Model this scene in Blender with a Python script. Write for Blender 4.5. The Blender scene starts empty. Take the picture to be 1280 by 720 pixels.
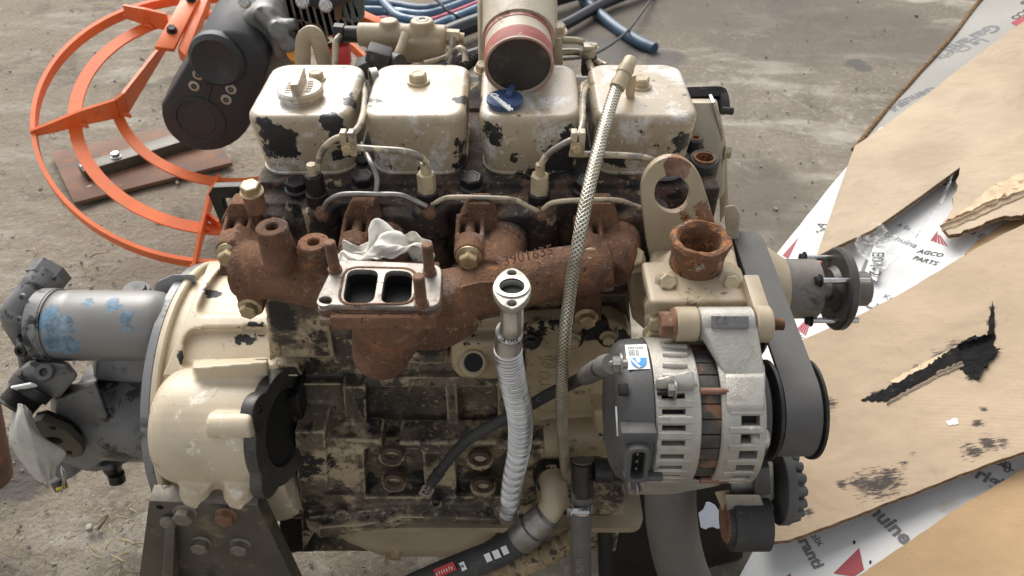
import bpy, bmesh, math, random
from mathutils import Vector as V, Matrix, noise as mnoise
random.seed(7)
SC = bpy.context.scene
COL = SC.collection
R = math.radians
# ---------------------------------------------------------------- camera, world, sun, exposure
CAM_H, PITCH, FPX = 1.25, 41.0, 931.0
cd = bpy.data.cameras.new('camera'); cam = bpy.data.objects.new('camera', cd); COL.objects.link(cam)
cam.location = (0, 0, CAM_H); cam.rotation_euler = (R(90 - PITCH), 0, 0)
cd.sensor_width = 36; cd.lens = FPX / 1280 * 36; cd.clip_start = .02; cd.clip_end = 200
cd.dof.use_dof = True; cd.dof.focus_distance = .76; cd.dof.aperture_fstop = 14
SC.camera = cam
W = bpy.data.worlds.new('World'); SC.world = W; W.use_nodes = True
wn, wl = W.node_tree.nodes, W.node_tree.links
SUN_EL, SUN_AZ = 46.0, -22.0          # the bright part of the sky: high, behind and to the left of the engine
sky = wn.new('ShaderNodeTexSky'); sky.sky_type = 'NISHITA'; sky.sun_disc = False
sky.sun_elevation = R(SUN_EL); sky.sun_rotation = R(SUN_AZ); sky.dust_density = 4; sky.air_density = 1; sky.ozone_density = 1
hs = wn.new('ShaderNodeHueSaturation'); hs.inputs['Saturation'].default_value = .22
wl.new(sky.outputs[0], hs.inputs['Color'])
wl.new(hs.outputs[0], wn['Background'].inputs['Color']); wn['Background'].inputs['Strength'].default_value = .14
sl = bpy.data.lights.new('sun', 'SUN'); sl.energy = 1.35; sl.angle = R(48); sl.color = (1, .965, .91)
sun = bpy.data.objects.new('sun', sl); COL.objects.link(sun)
_sd = V((math.sin(R(SUN_AZ)) * math.cos(R(SUN_EL)), math.cos(R(SUN_AZ)) * math.cos(R(SUN_EL)), math.sin(R(SUN_EL))))
sun.rotation_euler = _sd.to_track_quat('Z', 'Y').to_euler()
vs = SC.view_settings; vs.view_transform = 'Standard'; vs.look = 'None'; vs.gamma = 1; vs.exposure = 0.74; vs.use_curve_mapping = False
SC.render.engine = 'CYCLES'; SC.cycles.max_bounces = 6; SC.cycles.use_denoising = True

# ---------------------------------------------------------------- measuring the photograph: pixel (1280x720) -> ray -> point on a real surface
_c, _s = math.cos(R(PITCH)), math.sin(R(PITCH))
CO = V((0, 0, CAM_H))
def ray(px, py):
    u, v = (px - 640) / FPX, (py - 360) / FPX
    return V((u, _c - _s * v, -_s - _c * v))
def P(px, py, Y=None, Z=None, D=None, pl=None):
    d = ray(px, py)
    if pl is not None:
        k = (pl[0] - CO).dot(pl[1]) / d.dot(pl[1])
    elif Y is not None: k = Y / d.y
    elif Z is not None: k = (Z - CAM_H) / d.z
    else: k = D
    return CO + d * k
def pcyl(px, py, ay, az, r, X=None):
    """nearest hit of the pixel ray with a cylinder along X about (ay, az)"""
    d = ray(px, py); a = d.y * d.y + d.z * d.z; b = -ay * d.y + (CAM_H - az) * d.z
    c = ay * ay + (CAM_H - az) ** 2 - r * r; q = max(b * b - a * c, 0)
    return CO + d * ((-b - math.sqrt(q)) / a)

# ---------------------------------------------------------------- mesh builder
def basis(n, up=None):
    n = V(n).normalized(); up = V(up) if up else (V((0, 0, 1)) if abs(n.z) < .9 else V((1, 0, 0)))
    x = up.cross(n).normalized(); return x, n.cross(x), n
def catmull(pts, sub):
    p = [V(q) for q in pts]
    if len(p) < 3: return [p[0].lerp(p[1], i / sub) for i in range(sub + 1)]
    p = [p[0] * 2 - p[1]] + p + [p[-1] * 2 - p[-2]]; out = []
    for i in range(1, len(p) - 2):
        a, b, c, d = p[i - 1:i + 3]
        for k in range(sub):
            t = k / sub
            out.append(.5 * ((2 * b) + (c - a) * t + (2 * a - 5 * b + 4 * c - d) * t * t + (3 * b - a - 3 * c + d) * t ** 3))
    out.append(p[-2]); return out
class M:
    def __init__(s): s.v = []; s.f = []; s.uv = {}
    def add(s, vs, fs):
        o = len(s.v); s.v += [V(q) for q in vs]; s.f += [tuple(i + o for i in f) for f in fs]; return s
    def bm(s, b):
        b.verts.index_update(); s.add([q.co.copy() for q in b.verts], [[q.index for q in f.verts] for f in b.faces]); b.free(); return s
    def box(s, c, size, rot=None, bev=0):
        b = bmesh.new(); bmesh.ops.create_cube(b, size=1)
        for q in b.verts: q.co = V((q.co.x * size[0], q.co.y * size[1], q.co.z * size[2]))
        if bev: bmesh.ops.bevel(b, geom=b.edges[:], offset=bev, segments=2, affect='EDGES', profile=.5)
        m = Matrix.Translation(V(c)) @ (rot.to_4x4() if rot else Matrix())
        bmesh.ops.transform(b, matrix=m, verts=b.verts); return s.bm(b)
    def hull(s, pts, bev=0):
        b = bmesh.new()
        for q in pts: b.verts.new(q)
        r = bmesh.ops.convex_hull(b, input=b.verts[:])
        dead = [g for g in r['geom_interior'] if isinstance(g, bmesh.types.BMVert)]
        if dead: bmesh.ops.delete(b, geom=dead, context='VERTS')
        bmesh.ops.dissolve_limit(b, angle_limit=R(2), verts=b.verts[:], edges=b.edges[:])
        if bev: bmesh.ops.bevel(b, geom=b.edges[:], offset=bev, segments=2, affect='EDGES', profile=.5)
        return s.bm(b)
    def lathe(s, o, ax, prof, seg=28, up=None, closed=False, a0=0, a1=None):
        x, y, n = basis(ax, up); o = V(o); vs, fs = [], []; full = a1 is None
        cnt = seg if full else seg + 1
        for (t, r) in prof:
            for k in range(cnt):
                a = 2 * math.pi * k / seg if full else a0 + (a1 - a0) * k / seg
                vs.append(o + n * t + (x * math.cos(a) + y * math.sin(a)) * r)
        L = len(prof)
        for i in range(L if closed else L - 1):
            j = (i + 1) % L
            for k in range(seg):
                k2 = (k + 1) % cnt; fs.append((i * cnt + k, i * cnt + k2, j * cnt + k2, j * cnt + k))
        if not closed:
            if prof[0][1] > 1e-6: fs.append(tuple(range(cnt - 1, -1, -1)))
            if prof[-1][1] > 1e-6: fs.append(tuple((L - 1) * cnt + k for k in range(cnt)))
        return s.add(vs, fs)
    def cyl(s, a, b, r, r2=None, seg=24, bev=0):
        a, b = V(a), V(b); L = (b - a).length; r2 = r if r2 is None else r2
        pr = [(0, r), (L, r2)] if not bev else [(0, r - bev), (bev, r), (L - bev, r2), (L, r2 - bev)]
        return s.lathe(a, b - a, pr, seg)
    def pipe(s, a, b, r, ri, seg=28, dep=None, bev=.001):
        """hollow cylinder, open at b"""
        a, b = V(a), V(b); L = (b - a).length; dep = L * .9 if dep is None else dep
        return s.lathe(a, b - a, [(0, r), (L - bev, r), (L, r - bev), (L, ri + bev), (L - bev, ri), (L - dep, ri), (L - dep, 0)], seg)
    def sphere(s, c, r, seg=20, sc=(1, 1, 1)):
        n = seg // 2; c = V(c); vs, fs = [], []
        for i in range(n + 1):
            for k in range(seg):
                a, t = 2 * math.pi * k / seg, math.pi * i / n
                vs.append(c + V((r * math.sin(t) * math.cos(a) * sc[0], r * math.sin(t) * math.sin(a) * sc[1], r * math.cos(t) * sc[2])))
        for i in range(n):
            for k in range(seg): fs.append((i * seg + k, (i + 1) * seg + k, (i + 1) * seg + (k + 1) % seg, i * seg + (k + 1) % seg))
        return s.add(vs, fs)
    def tube(s, pts, r, seg=14, sub=8, step=None, cap=True, sq=1, smooth=True):
        p = catmull(pts, sub if step is None else 24) if smooth else [V(q) for q in pts]
        acc = [0]
        for i in range(1, len(p)): acc.append(acc[-1] + (p[i] - p[i - 1]).length)
        if step:
            n = max(2, int(acc[-1] / step)); q, j = [], 0
            for i in range(n + 1):
                t = acc[-1] * i / n
                while j < len(acc) - 2 and acc[j + 1] < t: j += 1
                d = acc[j + 1] - acc[j]; q.append(p[j].lerp(p[j + 1], (t - acc[j]) / d if d else 0))
            p = q; acc = [acc[-1] * i / n for i in range(n + 1)]
        L = acc[-1]; n = len(p); o = len(s.v)
        tg = (p[1] - p[0]).normalized(); x, y, _ = basis(tg); vs, fs = [], []
        for i in range(n):
            t2 = (p[min(i + 1, n - 1)] - p[max(i - 1, 0)]).normalized()
            q = tg.rotation_difference(t2); x = q @ x; y = q @ y; tg = t2
            rr = r(acc[i], L) if callable(r) else (r if not isinstance(r, (list, tuple)) else r[0] + (r[-1] - r[0]) * acc[i] / L)
            for k in range(seg):
                a = 2 * math.pi * k / seg; vs.append(p[i] + (x * math.cos(a) + y * math.sin(a) * sq) * rr)
                s.uv[o + i * seg + k] = (acc[i], k / seg)
        for i in range(n - 1):
            for k in range(seg): fs.append((i * seg + k, i * seg + (k + 1) % seg, (i + 1) * seg + (k + 1) % seg, (i + 1) * seg + k))
        if cap: fs += [tuple(range(seg - 1, -1, -1)), tuple((n - 1) * seg + k for k in range(seg))]
        return s.add(vs, fs)
    def prism(s, pts, d, bev=0):
        """polygon (3D, planar or nearly) extruded by vector d"""
        b = bmesh.new(); d = V(d); n = len(pts)
        lo = [b.verts.new(q) for q in pts]; hi = [b.verts.new(V(q) + d) for q in pts]
        b.faces.new(lo); b.faces.new(hi[::-1])
        for i in range(n): b.faces.new((lo[i], hi[i], hi[(i + 1) % n], lo[(i + 1) % n]))
        bmesh.ops.recalc_face_normals(b, faces=b.faces[:])
        if bev: bmesh.ops.bevel(b, geom=b.edges[:], offset=bev, segments=2, affect='EDGES', profile=.5)
        if n > 4: bmesh.ops.triangulate(b, faces=[f for f in b.faces if len(f.verts) > 4])
        return s.bm(b)
    def pp(s, px, Y, d, bev=0):
        """front face drawn in the photograph on the vertical plane Y, depth d away from the viewer"""
        return s.prism([P(a, b, Y=Y) for a, b in px], (0, d, 0), bev)
    def pz(s, px, Z, d, bev=0):
        return s.prism([P(a, b, Z=Z) for a, b in px], (0, 0, -d), bev)
    def rloft(s, c, loops, n=6, cap0=True):
        """stack of rounded rectangles (z, half x, half y, corner radius) about c"""
        vs, fs = [], []; c = V(c); m = 4 * (n + 1)
        for (z, hx, hy, r) in loops:
            for q, (sx, sy) in enumerate(((1, 1), (-1, 1), (-1, -1), (1, -1))):
                for k in range(n + 1):
                    a = (q + k / n) * math.pi / 2
                    vs.append(c + V((sx * (hx - r) + r * math.cos(a), sy * (hy - r) + r * math.sin(a), z)))
        for i in range(len(loops) - 1):
            for k in range(m): fs.append((i * m + k, i * m + (k + 1) % m, (i + 1) * m + (k + 1) % m, (i + 1) * m + k))
        fs.append(tuple((len(loops) - 1) * m + k for k in range(m)))
        if cap0: fs.append(tuple(range(m - 1, -1, -1)))
        return s.add(vs, fs)
    def plate(s, outline, holes, o, x, y, th, bev=.001):
        """2D outline with holes, in the frame o, x, y; th goes along x cross y, centred"""
        cu = bpy.data.curves.new('tmp', 'CURVE'); cu.dimensions = '2D'; cu.fill_mode = 'BOTH'
        cu.extrude = max(th / 2 - bev, 1e-5); cu.bevel_depth = bev; cu.bevel_resolution = 1; cu.offset = -bev
        for lp in [outline] + holes:
            sp = cu.splines.new('POLY'); sp.points.add(len(lp) - 1); sp.use_cyclic_u = True
            for q, (a, b) in zip(sp.points, lp): q.co = (a, b, 0, 1)
        ob = bpy.data.objects.new('tmp', cu); me = bpy.data.meshes.new_from_object(ob)
        x, y, o = V(x).normalized(), V(y).normalized(), V(o); n = x.cross(y)
        s.add([o + x * q.co.x + y * q.co.y + n * q.co.z for q in me.vertices], [tuple(f.vertices) for f in me.polygons])
        bpy.data.objects.remove(ob); bpy.data.curves.remove(cu); bpy.data.meshes.remove(me); return s
    def strip(s, path, x0, x1, th):
        """closed belt along a (y, z) path"""
        n = len(path); vs, fs = [], []
        for i in range(n):
            a, b = V(path[i - 1]), V(path[(i + 1) % n]); t = (b - a).normalized(); nn = V((t.y, -t.x)); q = V(path[i])
            for (xx, w) in ((x0, 0), (x1, 0), (x1, th), (x0, th)):
                e = q - nn * w; vs.append((xx, e.x, e.y))
        for i in range(n):
            j = (i + 1) % n
            for k in range(4): fs.append((i * 4 + k, i * 4 + (k + 1) % 4, j * 4 + (k + 1) % 4, j * 4 + k))
        return s.add(vs, fs)
    def mesh(s, name, ang=38):
        me = bpy.data.meshes.new(name); me.from_pydata(s.v, [], s.f); me.validate()
        b = bmesh.new(); b.from_mesh(me); bmesh.ops.recalc_face_normals(b, faces=b.faces[:]); b.to_mesh(me); b.free()
        if s.uv:
            ul = me.uv_layers.new(name='along')
            for l in me.loops: ul.data[l.index].uv = s.uv.get(l.vertex_index, (0, 0))
        for f in me.polygons: f.use_smooth = True
        me.set_sharp_from_angle(angle=R(ang)); return me
    def obj(s, name, mat, parent=None, vox=0, sm=4, ang=38, tag=None, disp=0):
        o = bpy.data.objects.new(name, s.mesh(name, ang)); COL.objects.link(o); o.data.materials.append(mat)
        if parent: setp(o, parent)
        if vox:
            m = o.modifiers.new('cast', 'REMESH'); m.mode = 'VOXEL'; m.voxel_size = vox; m.use_smooth_shade = True
            if sm: m = o.modifiers.new('soften', 'SMOOTH'); m.factor = .5; m.iterations = sm
        if tag: label(o, *tag)
        return o
def setp(o, parent):
    o.parent = parent; t = parent.location if parent.parent is None and parent.type == 'EMPTY' else V((0, 0, 0))   # every child's own frame stays the world's
    o.matrix_parent_inverse = Matrix.Translation(-t)
def label(o, lab, cat=None, group=None, kind=None):
    if lab: o['label'] = lab
    if cat: o['category'] = cat
    if group: o['group'] = group
    if kind: o['kind'] = kind
    return o
def thing(name, loc, lab, cat, group=None):
    o = bpy.data.objects.new(name, None); COL.objects.link(o); o.location = loc; o.empty_display_size = .05
    return label(o, lab, cat, group)
def part(name, parent):
    """a part that only gathers its pieces"""
    o = bpy.data.objects.new(name, None); COL.objects.link(o); o.empty_display_size = .03; setp(o, parent)
    return o
def put(me, name, pos, ax, parent, mat=None, sc=1.0, spin=0.0):
    """one more copy of a shared mesh that points along +Z"""
    o = bpy.data.objects.new(name, me); COL.objects.link(o); setp(o, parent)
    if mat:
        if not me.materials: me.materials.append(None)
        o.material_slots[0].link = 'OBJECT'; o.material_slots[0].material = mat
    x, y, n = basis(ax); m = Matrix((x, y, n)).transposed().to_4x4()
    o.matrix_basis = Matrix.Translation(V(pos)) @ m @ Matrix.Rotation(spin, 4, 'Z') @ Matrix.Scale(sc, 4)
    return o

# ---------------------------------------------------------------- procedural materials
class NT:
    def __init__(s, name):
        s.m = bpy.data.materials.new(name); s.m.use_nodes = True; s.n = s.m.node_tree.nodes; s.l = s.m.node_tree.links
        s.b = s.n['Principled BSDF']; s.co = s.n.new('ShaderNodeTexCoord')
        if len(s.n) > 40: pass
    def nd(s, t, ins=None, **kw):
        q = s.n.new('ShaderNode' + t)
        for k, v in kw.items(): setattr(q, k, v)
        for k, v in (ins or {}).items(): s.put(q.inputs[k], v)
        return q
    def put(s, sock, v):
        if isinstance(v, bpy.types.NodeSocket): s.l.new(v, sock)
        elif isinstance(v, (tuple, list)) and sock.type == 'RGBA': sock.default_value = (*v[:3], 1)
        else: sock.default_value = v
    def vec(s, scale=(1, 1, 1), rot=(0, 0, 0), uv=False, off=(0, 0, 0)):
        return s.nd('Mapping', {0: s.co.outputs['UV' if uv else 'Object'], 1: off, 2: rot, 3: scale}).outputs[0]
    def noise(s, sc, det=4, ro=.55, vec=None, dist=0):
        return s.nd('TexNoise', {'Vector': vec or s.co.outputs['Object'], 'Scale': sc, 'Detail': det, 'Roughness': ro, 'Distortion': dist}).outputs[0]
    def math(s, op, a, b=0, c=0, clamp=False):
        q = s.nd('Math', {0: a, 1: b, 2: c}, operation=op); q.use_clamp = clamp; return q.outputs[0]
    def step(s, f, a, b, lo=0, hi=1):
        return s.nd('MapRange', {0: f, 1: a, 2: b, 3: lo, 4: hi}, interpolation_type='SMOOTHSTEP').outputs[0]
    def mix(s, f, a, b, bt='MIX'):
        q = s.nd('Mix', data_type='RGBA', blend_type=bt); s.put(q.inputs[0], f); s.put(q.inputs[6], a); s.put(q.inputs[7], b); return q.outputs[2]
    def mixf(s, f, a, b):
        q = s.nd('Mix'); s.put(q.inputs[0], f); s.put(q.inputs[2], a); s.put(q.inputs[3], b); return q.outputs[0]
    def set(s, **kw):
        for k, v in kw.items(): s.put(s.b.inputs[k.replace('_', ' ')], v)
        return s
    def bump(s, h, st=.3, d=.002, prev=None):
        ins = {'Strength': st, 'Distance': d, 'Height': h}
        if prev: ins['Normal'] = prev
        return s.nd('Bump', ins).outputs[0]
def spotmask(t, spots, wob=1.5, sc=38):
    """worn patches at given places, edges broken by noise"""
    co = t.co.outputs['Object']; f = None
    for (p, r) in spots:
        d = t.nd('VectorMath', {0: co, 1: tuple(p)}, operation='DISTANCE').outputs['Value']
        g = t.math('SUBTRACT', 1, t.math('DIVIDE', d, r)); f = g if f is None else t.math('MAXIMUM', f, g)
    nz = t.math('MULTIPLY', t.math('SUBTRACT', t.noise(sc, 8, .65), .5), wob * 2)
    return t.step(t.math('ADD', f, nz), .28, .40)
def mat(name, base, rough=.5, metal=0., var=.12, vscale=14, layers=(), spots=None, spotcol=(.012, .011, .010), bump=.25, bscale=220, bd=.0012, big=0, spec=.5, coat=0, cr=.25, wob=1.4, ssc=48, edge=None):
    """base paint or metal, then layers of wear: (colour, threshold, softness, noise scale, roughness[, metallic])"""
    t = NT(name)
    nz = t.noise(vscale, 6, .6)
    k = t.step(nz, .25, .75, 1 - var * 1.6, 1 + var)
    hsv = t.nd('HueSaturation', {'Value': k, 'Color': base}).outputs[0]
    col, ro, me = hsv, t.mixf(t.noise(vscale * 4, 4), rough - .1, min(1, rough + .12)), metal
    hmask = None
    for L in layers:
        c, th, so, sc, lr = L[:5]
        f = t.step(t.noise(sc, 9, .68, dist=.3), th, th + so)
        col = t.mix(f, col, c); ro = t.mixf(f, ro, lr)
        if metal or len(L) > 5: me = t.mixf(f, me, L[5] if len(L) > 5 else 0.)
        hmask = f if hmask is None else t.math('MAXIMUM', hmask, f)
    if spots:
        f = spotmask(t, spots, wob, ssc); sc_ = t.nd('HueSaturation', {'Value': t.step(t.noise(70, 7, .7), .3, .7, .55, 1.5), 'Saturation': t.step(t.noise(33, 5), .35, .65, .7, 1.15), 'Color': spotcol}).outputs[0]
        f = t.math('MULTIPLY', f, t.step(t.noise(240, 4, .7), .26, .36)); col = t.mix(f, col, sc_); ro = t.mixf(f, ro, .75); hmask = f if hmask is None else t.math('MAXIMUM', hmask, f)
        if metal: me = t.mixf(f, me, 0.)
    if edge:        # paint rubbed clean along raised edges
        pt = t.nd('NewGeometry').outputs['Pointiness']; f = t.math('MULTIPLY', t.step(pt, .505, .545), t.step(t.noise(35, 6, .65), .42, .55)); col = t.mix(f, col, edge)
    t.set(Base_Color=col, Roughness=ro, Metallic=me); t.b.inputs['Specular IOR Level'].default_value = spec
    if coat: t.b.inputs['Coat Weight'].default_value = coat; t.b.inputs['Coat Roughness'].default_value = cr
    nb = t.bump(t.noise(bscale, 5, .6), bump, bd)
    if big: nb = t.bump(t.noise(vscale * 1.5, 3), big, .01, nb)
    if hmask is not None: nb = t.bump(hmask, -.35, .0008, nb)
    t.set(Normal=nb); return t.m
BLK = (.012, .011, .010); RUSTC = (.16, .065, .028)
TAN = (.405, .325, .218)
def covspots():
    q = []
    for x, y, r, Yp in ((345, 180, .030, .693), (425, 165, .030, .69), (325, 155, .018, .69), (432, 195, .020, .70), (578, 190, .020, .70), (610, 170, .022, .693), (700, 200, .028, .69),
                        (712, 180, .020, .70), (640, 205, .018, .69), (840, 208, .020, .69), (745, 205, .015, .69), (600, 215, .012, .69), (445, 130, .015, .72), (478, 215, .014, .69), (448, 120, .026, .735), (586, 140, .030, .735), (584, 205, .022, .71), (717, 165, .030, .72), (716, 205, .03, .70), (770, 205, .018, .69), (855, 180, .02, .70), (655, 222, .02, .69), (530, 222, .012, .69)):
        q.append((P(x, y, Y=Yp), r))
    return q
m_cover = mat('tan_paint_worn', TAN, .36, layers=[((.60, .58, .54), .50, .14, 24, .30), ((.32, .26, .165), .57, .07, 60, .5), ((.66, .62, .56), .62, .03, 130, .5), (BLK, .645, .02, 60, .8), ((.13, .105, .075), .635, .02, 170, .7), ((.20, .165, .12), .60, .10, 9, .5)], spots=covspots(), bump=.16, coat=.45, cr=.25)
m_tan = mat('tan_paint', TAN, .42, layers=[((.33, .26, .16), .58, .1, 35, .6), (BLK, .66, .03, 45, .8), (RUSTC, .70, .03, 30, .85)], bump=.2)
m_bell = mat('cream_housing_paint', (.55, .46, .325), .40, var=.09, layers=[((.74, .68, .56), .58, .08, 22, .36), ((.40, .32, .2), .60, .08, 36, .5), ((.30, .24, .16), .645, .03, 150, .6), (BLK, .685, .02, 60, .8)],
             spots=[(pcyl(300, 420, .745, .39, .203), .020), (pcyl(318, 412, .745, .39, .203), .016), (pcyl(286, 430, .745, .39, .203), .012), (pcyl(266, 362, .745, .39, .2), .018), (pcyl(232, 446, .745, .39, .203), .012), (pcyl(265, 462, .745, .39, .203), .008), (P(310, 625, Y=.55), .016), (P(345, 440, Y=.64), .03)], bump=.3, bscale=420, coat=.1)
GSP = [(P(x, y, Y=.62), r) for x, y, r in ((372, 480, .05), (380, 560, .06), (372, 640, .07), (340, 400, .04), (520, 430, .05), (470, 440, .03), (640, 395, .04), (480, 520, .045), (545, 600, .04), (455, 600, .03), (640, 640, .05), (590, 520, .03), (430, 640, .03), (700, 640, .06), (540, 560, .02))]
m_grime = mat('oily_block_paint', (.060, .048, .036), .55, var=.3, vscale=9, layers=[((.155, .12, .082), .44, .18, 10, .6), ((.40, .32, .205), .518, .08, 11, .5), ((.20, .155, .10), .56, .1, 55, .6), ((.36, .285, .18), .60, .03, 80, .6), ((.026, .021, .017), .545, .07, 24, .5), ((.022, .018, .014), .585, .04, 110, .5), ((.05, .04, .03), .60, .04, 230, .6)], spots=GSP, spotcol=(.018, .015, .012), wob=1.2, ssc=24, edge=(.36, .29, .18), bump=.6, bscale=260)
m_head = mat('grimy_head', (.045, .032, .024), .75, var=.3, layers=[((.13, .080, .05), .50, .10, 26, .85), ((.34, .27, .17), .60, .04, 30, .7), ((.012, .010, .009), .53, .05, 45, .6), ((.26, .2, .13), .63, .02, 140, .8)], bump=.8, bscale=300, bd=.002)
m_rust = mat('rusty_cast_iron', (.175, .092, .055), .86, var=.28, vscale=20, layers=[((.28, .125, .058), .53, .16, 24, .9), ((.080, .047, .035), .53, .14, 15, .85), ((.27, .20, .155), .56, .14, 26, .9), ((.27, .165, .105), .57, .06, 190, .9), ((.045, .026, .018), .59, .06, 230, .9)], spots=[(P(x + 62, 290, Y=.64), .034) for x in (288, 440, 586, 738)] + [(P(x + 30, 262, Y=.65), .016) for x in (288, 440, 586, 738)], spotcol=(.035, .023, .017), bump=.9, bscale=420, bd=.0022, spec=.3)
m_flange = mat('machined_flange', (.28, .255, .225), .5, metal=.55, var=.25, vscale=40, layers=[((.30, .215, .155), .53, .10, 45, .7), ((.12, .085, .06), .62, .05, 90, .7), ((.44, .41, .37), .58, .12, 25, .45, .5), ((.20, .10, .06), .66, .05, 80, .85)], bump=.3)
m_plug = mat('brown_core_plug', (.075, .045, .030), .6, var=.25, vscale=50, layers=[((.17, .09, .05), .56, .1, 70, .8), ((.02, .016, .013), .55, .08, 40, .5)], bump=.4)
m_hub = mat('warm_grey_casting', (.15, .135, .115), .5, var=.2, layers=[((.06, .055, .048), .53, .12, 24, .5), ((.28, .25, .21), .62, .06, 40, .6)], bump=.3)
m_rusttan = mat('rusted_outlet', (.17, .080, .036), .85, layers=[((.36, .15, .055), .5, .12, 60, .9), ((.34, .29, .24), .565, .06, 45, .8), ((.06, .035, .025), .56, .06, 90, .85), ((.50, .40, .32), .66, .03, 80, .8)], bump=.9, bscale=240, bd=.003)
m_alu = mat('cast_aluminium', (.43, .405, .355), .48, metal=.55, var=.14, vscale=30, layers=[((.28, .255, .21), .55, .14, 40, .65, .3), ((.62, .59, .53), .64, .08, 55, .5, .5), ((.13, .11, .09), .68, .05, 120, .7)], bump=.5, bscale=420)
m_plastic = mat('dark_grey_plastic', (.075, .073, .071), .5, var=.15, layers=[((.12, .115, .11), .62, .12, 50, .7), ((.018, .017, .016), .67, .04, 70, .6)], bump=.2, bscale=500)
m_blackgear = mat('black_ribbed_plastic', (.030, .030, .032), .48, var=.15, vscale=6, layers=[((.085, .075, .068), .55, .2, 12, .65)], bump=.2, bscale=300)
m_rubber = mat('black_rubber', (.038, .036, .034), .62, var=.15, layers=[((.11, .098, .085), .54, .2, 22, .75), ((.14, .125, .105), .62, .06, 120, .8)], bump=.25, bscale=300)
m_belt = mat('worn_belt', (.090, .085, .080), .62, var=.12, vscale=30, layers=[((.14, .13, .12), .64, .12, 90, .75)], bump=.2, bscale=500)
m_hose = mat('grey_rubber_hose', (.120, .110, .098), .66, var=.12, layers=[((.20, .175, .15), .6, .16, 40, .75), ((.05, .045, .04), .66, .06, 70, .7)], bump=.25)
m_greypaint = mat('grey_machine_paint', (.20, .20, .20), .36, var=.14, vscale=9, layers=[((.04, .038, .036), .55, .10, 16, .45), ((.34, .335, .33), .69, .03, 40, .5), ((.015, .014, .013), .66, .03, 60, .5)], bump=.25, coat=.2)
m_oilgrey = mat('oily_grey_casting', (.165, .162, .155), .42, var=.25, layers=[((.16, .15, .14), .58, .08, 26, .5), ((.014, .013, .012), .52, .08, 22, .35), ((.32, .30, .27), .69, .02, 60, .5)], bump=.4, coat=.15)
m_filter = mat('grey_over_blue_paint', (.215, .207, .19), .36, var=.06, layers=[((.05, .05, .05), .68, .05, 50, .6)],
               spots=[(P(60, 400, D=.96) + V((0, 0, 0)), .028), (P(72, 432, D=.96), .032), (P(82, 405, D=.96), .02), (P(112, 383, D=.97), .014), (P(143, 383, D=.97), .016), (P(158, 395, D=.96), .013), (P(155, 412, D=.95), .012)],
               spotcol=(.12, .195, .255), bump=.16, coat=.2)
m_steel = mat('dull_steel', (.30, .285, .265), .42, metal=.85, var=.2, vscale=60, layers=[((.10, .07, .05), .60, .08, 90, .7)], bump=.25)
m_zinc = mat('yellow_zinc', (.46, .36, .21), .40, metal=.6, var=.2, vscale=80, layers=[((.20, .12, .06), .60, .08, 120, .7), ((.60, .52, .38), .64, .06, 90, .4, .6)], bump=.25)
m_tanbolt = mat('painted_bolt', (.46, .37, .235), .42, var=.15, vscale=60, layers=[((.20, .14, .08), .61, .06, 90, .7), (BLK, .68, .03, 110, .7)], bump=.25)
m_rustbolt = mat('rusty_bolt', (.20, .105, .06), .75, metal=.2, var=.25, vscale=60, layers=[((.32, .24, .17), .58, .1, 90, .6, .5), ((.06, .04, .03), .62, .06, 120, .8)], bump=.5)
m_blackbolt = mat('black_oxide_steel', (.035, .032, .030), .4, metal=.5, var=.2, vscale=60, layers=[((.14, .11, .08), .64, .06, 90, .6)], bump=.3)
m_chrome = mat('bright_steel', (.56, .55, .53), .24, metal=1, var=.12, vscale=60, layers=[((.30, .27, .23), .64, .08, 90, .5, .6)], bump=.1)
m_flex = mat('stainless_flex', (.62, .60, .56), .30, metal=.85, var=.1, vscale=30, layers=[((.40, .37, .31), .62, .10, 60, .5, .6)], bump=.1)
m_plate = mat('oily_steel_plate', (.098, .086, .066), .45, metal=.3, var=.2, vscale=10, layers=[((.15, .115, .065), .56, .10, 22, .6), ((.022, .020, .018), .56, .10, 14, .4), ((.34, .32, .29), .70, .03, 50, .4, .6)], bump=.3)
m_platedge = mat('scuffed_plate_edge', (.20, .175, .14), .5, metal=.4, var=.2, vscale=30, layers=[((.08, .06, .045), .56, .08, 50, .7)], bump=.4)
m_dark_face = mat('dark_machined_face', (.075, .070, .064), .45, metal=.4, var=.2, vscale=20, layers=[((.02, .018, .016), .54, .1, 22, .5), ((.14, .13, .12), .64, .03, 60, .5)], bump=.3)
m_rustplate = mat('rusty_steel_plate', (.17, .085, .050), .75, var=.25, vscale=8, layers=[((.30, .12, .04), .57, .10, 14, .85), ((.085, .055, .045), .52, .12, 9, .7), ((.45, .40, .36), .69, .04, 20, .5)], bump=.3)
m_orange = mat('orange_paint', (.82, .17, .04), .42, var=.1, vscale=8, layers=[((.55, .24, .12), .60, .06, 45, .6), ((.10, .06, .045), .665, .02, 70, .7), ((.62, .10, .02), .60, .10, 18, .5), ((.12, .05, .03), .72, .03, 40, .7), ((.88, .55, .42), .73, .02, 60, .5)], bump=.12)
m_redpart = mat('red_tank_paint', (.50, .040, .035), .35, var=.1, layers=[((.65, .35, .3), .66, .06, 30, .5)], bump=.1)
m_redpaint = mat('red_masking_paint', (.34, .095, .075), .6, var=.2, layers=[((.48, .30, .25), .52, .12, 30, .6), ((.55, .45, .36), .63, .02, 50, .6), ((.18, .05, .04), .62, .06, 30, .7)], bump=.25)
m_pipepaint = mat('scuffed_pale_paint', (.45, .385, .285), .45, var=.15, layers=[((.33, .28, .2), .58, .1, 30, .6), ((.06, .05, .04), .68, .02, 60, .8)], bump=.3)
m_soot_shade = mat('soot_and_hole_shade', (.008, .0075, .007), .7, var=.2, bump=.3)  # soot in the exhaust ports; elsewhere the shade in holes and gaps painted black
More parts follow.
